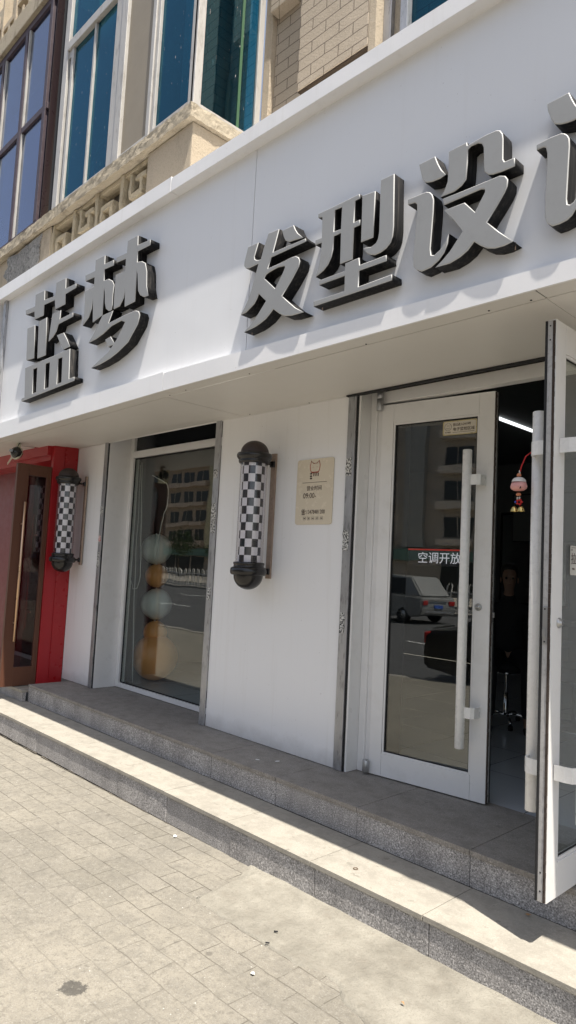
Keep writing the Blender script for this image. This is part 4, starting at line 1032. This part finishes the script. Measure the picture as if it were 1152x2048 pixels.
# bay windows (teal) -------------------------------------------------
FRM = simple('aged_white_frame', (.50, .48, .45), .45, .2, var=.15, scale=8, dirt=(.15, .12, .09), dirt_amt=.6, vscale=(1, 1, .3))
bwn = MB()
Z0, Z1 = 4.737, 12
Yw0, Yw1 = 2.765, 2.82
bwn.box(-6.60, -6.50, Yw0, Yw1, Z0, Z1, .004).box(-6.44, -6.39, Yw0+.01, Yw1, Z0, 6.44, .004).box(-5.50, -5.38, Yw0, Yw1, Z0, Z1, .004).box(-5.37, -5.27, Yw0-.012, Yw1, Z0, Z1, .004)
bwn.box(-4.83, -4.78, Yw0-.008, Yw1, Z0, Z1, .004).box(-4.775, -4.735, Yw0+.006, Yw1, Z0, Z1, .004).box(-4.235, -4.172, Yw0, Yw1, Z0, Z1, .004)
bwn.box(-6.499, -5.501, Yw0-.01, Yw1, 6.44, 6.53, .004).box(-6.389, -5.501, Yw0+.01, Yw1, Z0, 4.80, .004).box(-4.734, -4.236, Yw0+.004, Yw1, Z0, 4.80, .004).box(-5.269, -4.831, Yw0-.004, Yw1, Z0, 4.785, .004)
bwn.box(-5.955, -5.92, Yw0+.012, Yw1, 4.80, 6.439, .003).box(-6.499, -6.441, Yw0+.014, Yw1, 6.36, 6.439)
bw = bwn.done('bay_window', FRM, ap)
MB().box(-6.388, -5.502, 2.798, 2.804, 4.802, 6.438).box(-6.498, -5.502, 2.798, 2.804, 6.532, Z1).box(-4.733, -4.237, 2.798, 2.804, 4.802, Z1).done('pane', BLUEG, bw)
MB().box(-5.268, -4.832, 2.785, 2.80, 4.787, Z1).done('infill_board', INFILL, bw)
# side window of the bay, facing +X
sw = MB().box(-4.2, -4.158, 2.765, 2.835, Z0, Z1, .004).box(-4.195, -4.160, 2.835, 3.42, Z0, 4.775, .004).box(-4.195, -4.158, 3.375, 3.43, Z0, Z1, .004).done('bay_side_window', FRM, ap)
MB().box(-4.183, -4.177, 2.836, 3.374, 4.776, Z1).done('pane', BLUEG2, sw)
MB().box(-4.19, -4.172, 3.20, 3.225, 4.776, Z1).done('mullion', simple('green_mullion', (.05, .12, .06), .5), sw)
def drape(x0, x1, y, z0, z1, lab, mt):
    m = MB(); n = 24; q = [(x0+(x1-x0)*k/n, y+.02*math.sin(k*1.3)) for k in range(n+1)]
    for a, b in zip(q, q[1:]): m.b.faces.new([m.b.verts.new(p) for p in ((a[0], a[1], z0), (b[0], b[1], z0), (b[0], b[1], z1), (a[0], a[1], z1))]).smooth = True
    bmesh.ops.remove_doubles(m.b, verts=m.b.verts, dist=1e-5); bmesh.ops.solidify(m.b, geom=m.b.faces[:], thickness=.004)
    tag(base(m.done('curtain', mt)), lab, 'curtain')
SHEER = simple('pale_curtain', (.75, .78, .78), .8, var=.1, scale=3)
drape(-5.72, -5.56, 2.93, 4.9, 7.6, 'pale curtain behind the middle teal window pane', SHEER)
drape(-4.62, -4.52, 2.95, 4.75, 7.4, 'narrow pale curtain behind the right front teal pane', SHEER)
drape(-7.45, -7.2, 2.95, 4.75, 6.6, 'pale curtain behind the violet window', SHEER)
# inside the bay: room back, pale things behind the glass
MB().box(-9.6, -4.25, 3.30, 3.34, 4.74, 12).done('bay_back_wall', simple('bay_back', (.45, .46, .48), .9, var=.3, scale=2), ap)
MB().box(-9.6, -4.2, 2.83, 3.3, 4.70, 4.735).done('bay_floor', simple('bay_floor', (.25, .23, .2), .9), ap)
TQ = simple('turquoise_plastic', (.12, .55, .58), .5)
def arch(x, y, z, r, h, lab, rz=0, axis='x'):
    pts = [(0, 0, 0), (0, 0, h)] + [((r-r*math.cos(R(a))), 0, h+r*math.sin(R(a))) for a in range(15, 180, 15)] + [(2*r, 0, h), (2*r, 0, 0)]
    if axis == 'y': pts = [(0, p[0], p[2]) for p in pts]
    o = MB().tube(pts, .014, 8).done('chair_hoop', TQ if r < .12 else simple('pale_metal', (.55, .6, .6), .4)); o.location = (x, y, z); tag(o, lab, 'chair'); return o
arch(-4.32, 2.90, 4.74, .07, .06, 'turquoise hoop seen in the corner of the teal bay side window', 0, 'y')
arch(-6.02, 2.90, 4.74, .20, .30, 'pale curved chair back behind the left teal bay pane')
# pipe between the bays
MB().lathe([(0, 0), (.085, 0), (.085, 8)], (-6.855, 2.85, 4.737), 24).done('bay_corner_post', simple('brown_violet_post', (.06, .032, .036), .3, var=.15, scale=3), ap)
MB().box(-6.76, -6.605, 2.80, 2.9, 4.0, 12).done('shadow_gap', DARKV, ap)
# violet window group
PF = simple('dark_plum_frame', (.055, .035, .045), .5, var=.2, dirt=(.2, .18, .18), dirt_amt=.3)
v = MB().box(-9.5, -6.94, 2.762, 2.82, 4.737, 4.79, .003).box(-9.5, -6.94, 2.762, 2.82, 7.30, 7.38, .003).box(-9.5, -6.94, 2.766, 2.82, 6.04, 6.11, .003)
for x in (-7.0, -7.66, -8.36, -9.0): v.box(x-.035, x+.035, 2.758, 2.822, 4.791, 7.299, .003)
vw = v.done('violet_window', PF, ap)
MB().box(-9.48, -6.96, 2.79, 2.796, 4.792, 6.038).box(-9.48, -6.96, 2.79, 2.796, 6.112, 7.298).done('pane', VIOLG, vw)
for x in (-7.60, -8.30):
    for za, zb in ((4.792, 6.038), (6.112, 7.298)): MB().box(x-.012, x+.012, 2.766, 2.789, za, zb).done('inner_sash', FRM, vw)
MB().box(-9.6, -6.95, 2.72, 3.3, 7.385, 7.62, .01).box(-9.6, -6.95, 2.9, 3.3, 7.62, 8.5).done('upper_slab', STUCCOB, ap)
m = MB()
for i in range(6):
    x0 = -9.4+i*.42; m.box(x0, x0+.05, 2.76, 2.86, 7.62, 8.3).box(x0+.05, x0+.42, 2.77, 2.85, 7.80+.1*(i % 2), 7.86+.1*(i % 2)).box(x0+.2, x0+.25, 2.77, 2.85, 7.62, 7.8)
m.done('upper_breeze_block_screen', STUCCO, ap)
MB().box(-14, -9.61, 2.9, 3.4, 3.9, 12).done('far_wall', STUCCO, ap)
MB().box(-9.6, -4.2, 3.34, 6, 12, 12.2).done('roof', STUCCOB, ap)

# ================================================================== ACROSS THE STREET (seen in the glass)
def facade(name, x0, x1, y, h, wallc, label, bay=3.3, pil=(.60, .54, .34)):
    bd_ = thing(name, label, 'building', ((x0+x1)/2, y, -.36))
    MB().box(x0, x1, y-8, y, -.36, h).done('wall', simple(name+'_wall', wallc, .9, var=.12, scale=.4), bd_)
    MB().box(x0-.3, x1+.3, y-8.3, y+.5, h, h+.5).done('roof', simple(name+'_roof', (.25, .12, .09), .8), bd_)
    n = int((x1-x0)/bay); cnt = 0
    wm = MB(); pm = MB(); sm = MB()
    for i in range(n):
        xc = x0+bay*(i+.5)
        if i % 4 == 3: pm.box(xc-.9, xc+.9, y+.002, y+.7, 3.4, h-.3); continue
        for f in range(int((h-3.6)/2.9)):
            z = 3.9+f*2.9
            wm.box(xc-1.2, xc+1.2, y+.002, y+.06, z+.7, z+2.2)
            sm.box(xc-1.55, xc+1.55, y+.002, y+.9, z-.1, z+.5); sm.box(xc-.03, xc+.03, y+.06, y+.12, z+.7, z+2.2)
        wm.box(xc-1.4, xc+1.4, y+.002, y+.1, -.2, 2.3)
    wm.done('windows', CARG, bd_)
    sm.done('balcony_fronts', simple(name+'_balcony', tuple(min(1, c*1.35) for c in wallc), .8, var=.1), bd_)
    pm.done('stair_bays', simple(name+'_pilaster', pil, .9, var=.08), bd_)
    MB().box(x0, x1, y+.11, y+.6, 2.4, 3.3).done('shop_sign_band', simple(name+'_signs', (.12, .22, .18), .7, var=.8, scale=.12), bd_)
facade('apartment_block', -128, -52, -52, 21, (.46, .37, .29), 'long brown apartment block with yellow stair bays across the street, mirrored in the display window')
facade('grey_apartment_block', -50, 14, -46, 18, (.44, .39, .33), 'grey brown apartment block across the street, mirrored in the shut door leaf', 3.6, (.34, .34, .32))
# median railing with white hooped pales
rl = thing('street_railing', 'white hooped railing along the middle of the street, mirrored in the display window', 'railing', (-45, -22, -.5))
m = MB(); x = -74
m.box(-74, -10, -22.03, -21.97, -.25, -.2).box(-74, -10, -22.03, -21.97, .5, .56)
while x < -10:
    m.tube([(x, -22, -.4), (x, -22, .82), (x+.10, -22, .95), (x+.2, -22, .82), (x+.2, -22, -.4)], .035, 5, cap=False); x += .5
m.done('pales', simple('white_pales', (.65, .63, .58), .5), rl)
tag(MB().box(-90, 20, -22.5, -21.5, -.52, -.36).done('median', simple('median_kerb', (.3, .28, .25), .9)), kind='structure')
for i, (x, y, s_) in enumerate(((-60, -40, 1), (-70, -42, 1.3), (-84, -38, 1.1), (-30, -40, 1.2), (-8, -41, 1))):
    tr = thing('street_tree', ['second nearest', 'tallest', 'farthest', 'middle', 'nearest'][i]+' small round tree on the far pavement across the street', 'tree', (x, y, -.36), 0, 'trees across the street')
    MB().tube([(0, 0, 0), (.05, 0, 1.2*s_), (0, .05, 2.4*s_)], [.12, .09, .05], 8).done('trunk', simple('bark', (.12, .09, .06), .9), tr, False)
    m = MB(); rg = random.Random(i)
    for k in range(900):
        a = rg.uniform(0, 6.28); u_ = rg.uniform(-1, 1); r_ = (rg.random()**.4)*1.5*s_*(1+.25*math.sin(3*a)); c_ = Vector((r_*math.sqrt(1-u_*u_)*math.cos(a), r_*math.sqrt(1-u_*u_)*math.sin(a), 3.1*s_+r_*u_*.85))
        d1 = Vector((rg.uniform(-1, 1), rg.uniform(-1, 1), rg.uniform(-1, 1))).normalized()*.16; d2 = d1.orthogonal().normalized()*.1
        m.quad(c_-d1, c_-d2, c_+d1, c_+d2)
    me = bpy.data.meshes.new('m'); m.b.to_mesh(me); m.b.free(); link('crown', me, simple('foliage', (.05, .085, .03), .8, var=.4, scale=3), tr, False)

# cars -------------------------------------------------------------------
def car(loc, rz, paint, label, suv=False):
    L, Wd = 4.6, 1.82
    c = thing('parked_car', label, 'car', loc, rz, 'cars on the street')
    hh = 1.72 if suv else 1.46; bh = 1.02 if suv else .92
    low = [(-2.3, .35), (-2.28, .62), (-2.2, bh-.10), (-1.2, bh-.02), (1.9 if suv else 1.6, bh+.02), (2.25, bh-.04), (2.3, .6), (2.28, .32), (1.75, .24), (1.7, .5), (1.45, .66), (1.15, .5), (1.1, .24), (-1.05, .24), (-1.1, .5), (-1.4, .66), (-1.68, .5), (-1.73, .26)]
    m = MB(); m.poly([(x, -Wd/2, z) for x, z in low], (0, Wd, 0))
    top = [(-1.15, bh-.03), (-.45, hh-.05), (.3, hh), (1.65 if suv else 1.1, hh-.04), (2.18 if suv else 1.85, bh)]
    m2 = MB(); m2.poly([(x, -Wd/2+.10, z) for x, z in top], (0, Wd-.20, 0))
    for v_ in m2.b.verts:
        if v_.co.z > bh+.1: v_.co.y *= .82
    for q in (m, m2): bmesh.ops.bevel(q.b, geom=q.b.edges[:], offset=.045, segments=3, affect='EDGES', clamp_overlap=True)
    me1 = m2.mesh(); m.b.from_mesh(me1)
    bo = m.done('body', paint, c, False)
    for p in bo.data.polygons: p.use_smooth = False
    for sy in (-1, 1):
        g = MB(); yb, yt = sy*(Wd/2-.092), sy*(Wd/2-.092)*.83
        xa, xb = (-.85, .25), (.33, 1.5 if suv else 1.15)
        for a, b2 in (xa, xb): g.quad((a if a > -.8 else a+.0, yb*1.004, bh+.06), (b2, yb*1.004, bh+.06), (b2 if b2 < .3 else b2-.15, yt*1.01, hh-.10), (a+(.38 if a < -.5 else 0), yt*1.01, hh-.10))
        bmesh.ops.solidify(g.b, geom=g.b.faces[:], thickness=.006); g.done('side_window', CARG, c, False)
    for x in (-1.4, 1.42):
        for sy in (-1, 1):
            me_ = MB().lathe([(.18, -.10), (.30, -.10), (.33, -.07), (.33, .07), (.30, .10), (.18, .10)], n=28).mesh(); T_ = Matrix.Translation((x, sy*(Wd/2-.11), .33)) @ Matrix.Rotation(R(90), 4, 'X'); me_.transform(T_)
            wh = link('tyre', me_, RUBBER, c, False)
            me_ = MB().lathe([(0, -.085), (.06, -.09), (.10, -.06), (.18, -.08), (.18, .08), (.10, .06), (.06, .09), (0, .085)], n=28).mesh(); me_.transform(T_); link('rim', me_, STEEL, wh, False)
    REDL = simple('tail_lamp_red', (.45, .02, .02), .2)
    for sy in (-1, 1):
        MB().box(2.27, 2.315, sy*.72-.13, sy*.72+.13, .70, .86, .02).done('tail_lamp', REDL, c, False)
        MB().box(-2.315, -2.25, sy*.66-.16, sy*.66+.16, .60, .72, .02).done('headlight', simple('lamp_glass', (.6, .6, .6), .15), c, False)
    MB().box(2.29, 2.325, -.24, .24, .58, .70, .004).done('number_plate', simple('blue_plate', (.05, .13, .5), .4), c, False)
    MB().box(2.27, 2.33, -.7, .7, .38, .46, .01).box(2.285, 2.325, -.5, .5, .88, .905, .003).done('chrome_trim', CHROME, c, False)
    return c
car((-11.7, -16.6, -.5), R(20), simple('silver_paint', (.30, .30, .29), .35, .3, var=.15, scale=1), 'silver suv driving away across the street, mirrored in the shut door leaf', True)
car((-2.6, -3.70, -.5), R(180), simple('black_paint', (.012, .012, .014), .15, var=.1), 'black car at the kerb behind the viewer, mirrored in the shut door leaf')

# ================================================================== LITTER
def scrap(name, x, y, z, s_, mat, lab, cat_, rz=0, up_=.004):
    m = MB(); k = 5; pts3 = [(s_*math.cos(a)*random.uniform(.6, 1), s_*.6*math.sin(a)*random.uniform(.6, 1), .001+up_*random.random()) for a in [2*math.pi*i/k for i in range(k)]]
    f = m.b.faces.new([m.b.verts.new(p) for p in pts3]); bmesh.ops.triangulate(m.b, faces=[f]); bmesh.ops.solidify(m.b, geom=m.b.faces[:], thickness=-.0008)
    o = m.done(name, mat); o.location = (x, y, z); o.rotation_euler = (0, 0, rz); tag(o, lab, cat_); return o
PAPER = simple('white_paper', (.72, .72, .7), .8); LEAF = simple('dry_leaf', (.35, .2, .09), .8, var=.3, scale=60)
p = PZ(505, 1952, gz(-2.06)); scrap('paper_scrap', p.x, p.y, gz(p.x)+.006, .013, PAPER, 'white paper scrap on the pavers near the bottom centre', 'litter', .5, .008)
p = PZ(350, 1675, gz(-3)); scrap('paper_scrap', p.x, p.y, gz(p.x)+.005, .014, PAPER, 'white paper scrap close to the foot of the lower step', 'litter', 1, .01)
p = PZ(1057, 1833, -.165); scrap('dry_leaf', p.x, p.y, -.162, .016, LEAF, 'small brown dry leaf on the lower step under the open door', 'leaf', 0, .012)
p = PZ(805, 2016, gz(-1.6)); scrap('dry_leaf', p.x, p.y, gz(p.x)+.012, .010, LEAF, 'tiny orange brown leaf on the cement near the bottom right', 'leaf', 0, .01)
p = PZ(711, 1738, -.165); o = MB().lathe([(.009, 0), (.012, 0), (.012, .003), (.009, .003), (.009, 0)], (0, 0, 0), 16).done('bottle_ring', simple('rusty_ring', (.12, .08, .05), .6)); o.location = (p.x, p.y, -.1645); tag(o, 'small rusty ring lying on the sunlit lower step', 'litter')
for i, (x, y, lab) in enumerate(((515, 1520, 'white paint fleck, left one on the upper step below the white wall'), (555, 1523, 'white paint fleck, right one on the upper step below the white wall'))):
    p = PZ(x, y, 0); o = scrap('paint_fleck', p.x, p.y, .0005, .022, PAPER, lab, 'litter', .3+i, .0008)
p = PZ(406, 1551, -.165); o = MB().lathe([(0, 0), (.005, .002), (.006, .006), (.004, .010), (0, .012)], (0, 0, 0), 10).done('pebble', simple('pale_pebble', (.5, .5, .48), .5)); o.location = (p.x, p.y, -.164); tag(o, 'pale pebble at the foot of the upper step', 'pebble')
for x, y, lab in ((531, 1891, 'black twig bit on the cement patch, longer one'), (548, 1868, 'black twig bit on the cement patch, shorter one')):
    p = PZ(x, y, gz(-2.2)); o = MB().tube([(0, 0, 0), (.016, .006, .003)], .003, 6).done('twig_bit', BLACKC); o.location = (p.x, p.y, gz(p.x)+.012); tag(o, lab, 'litter')
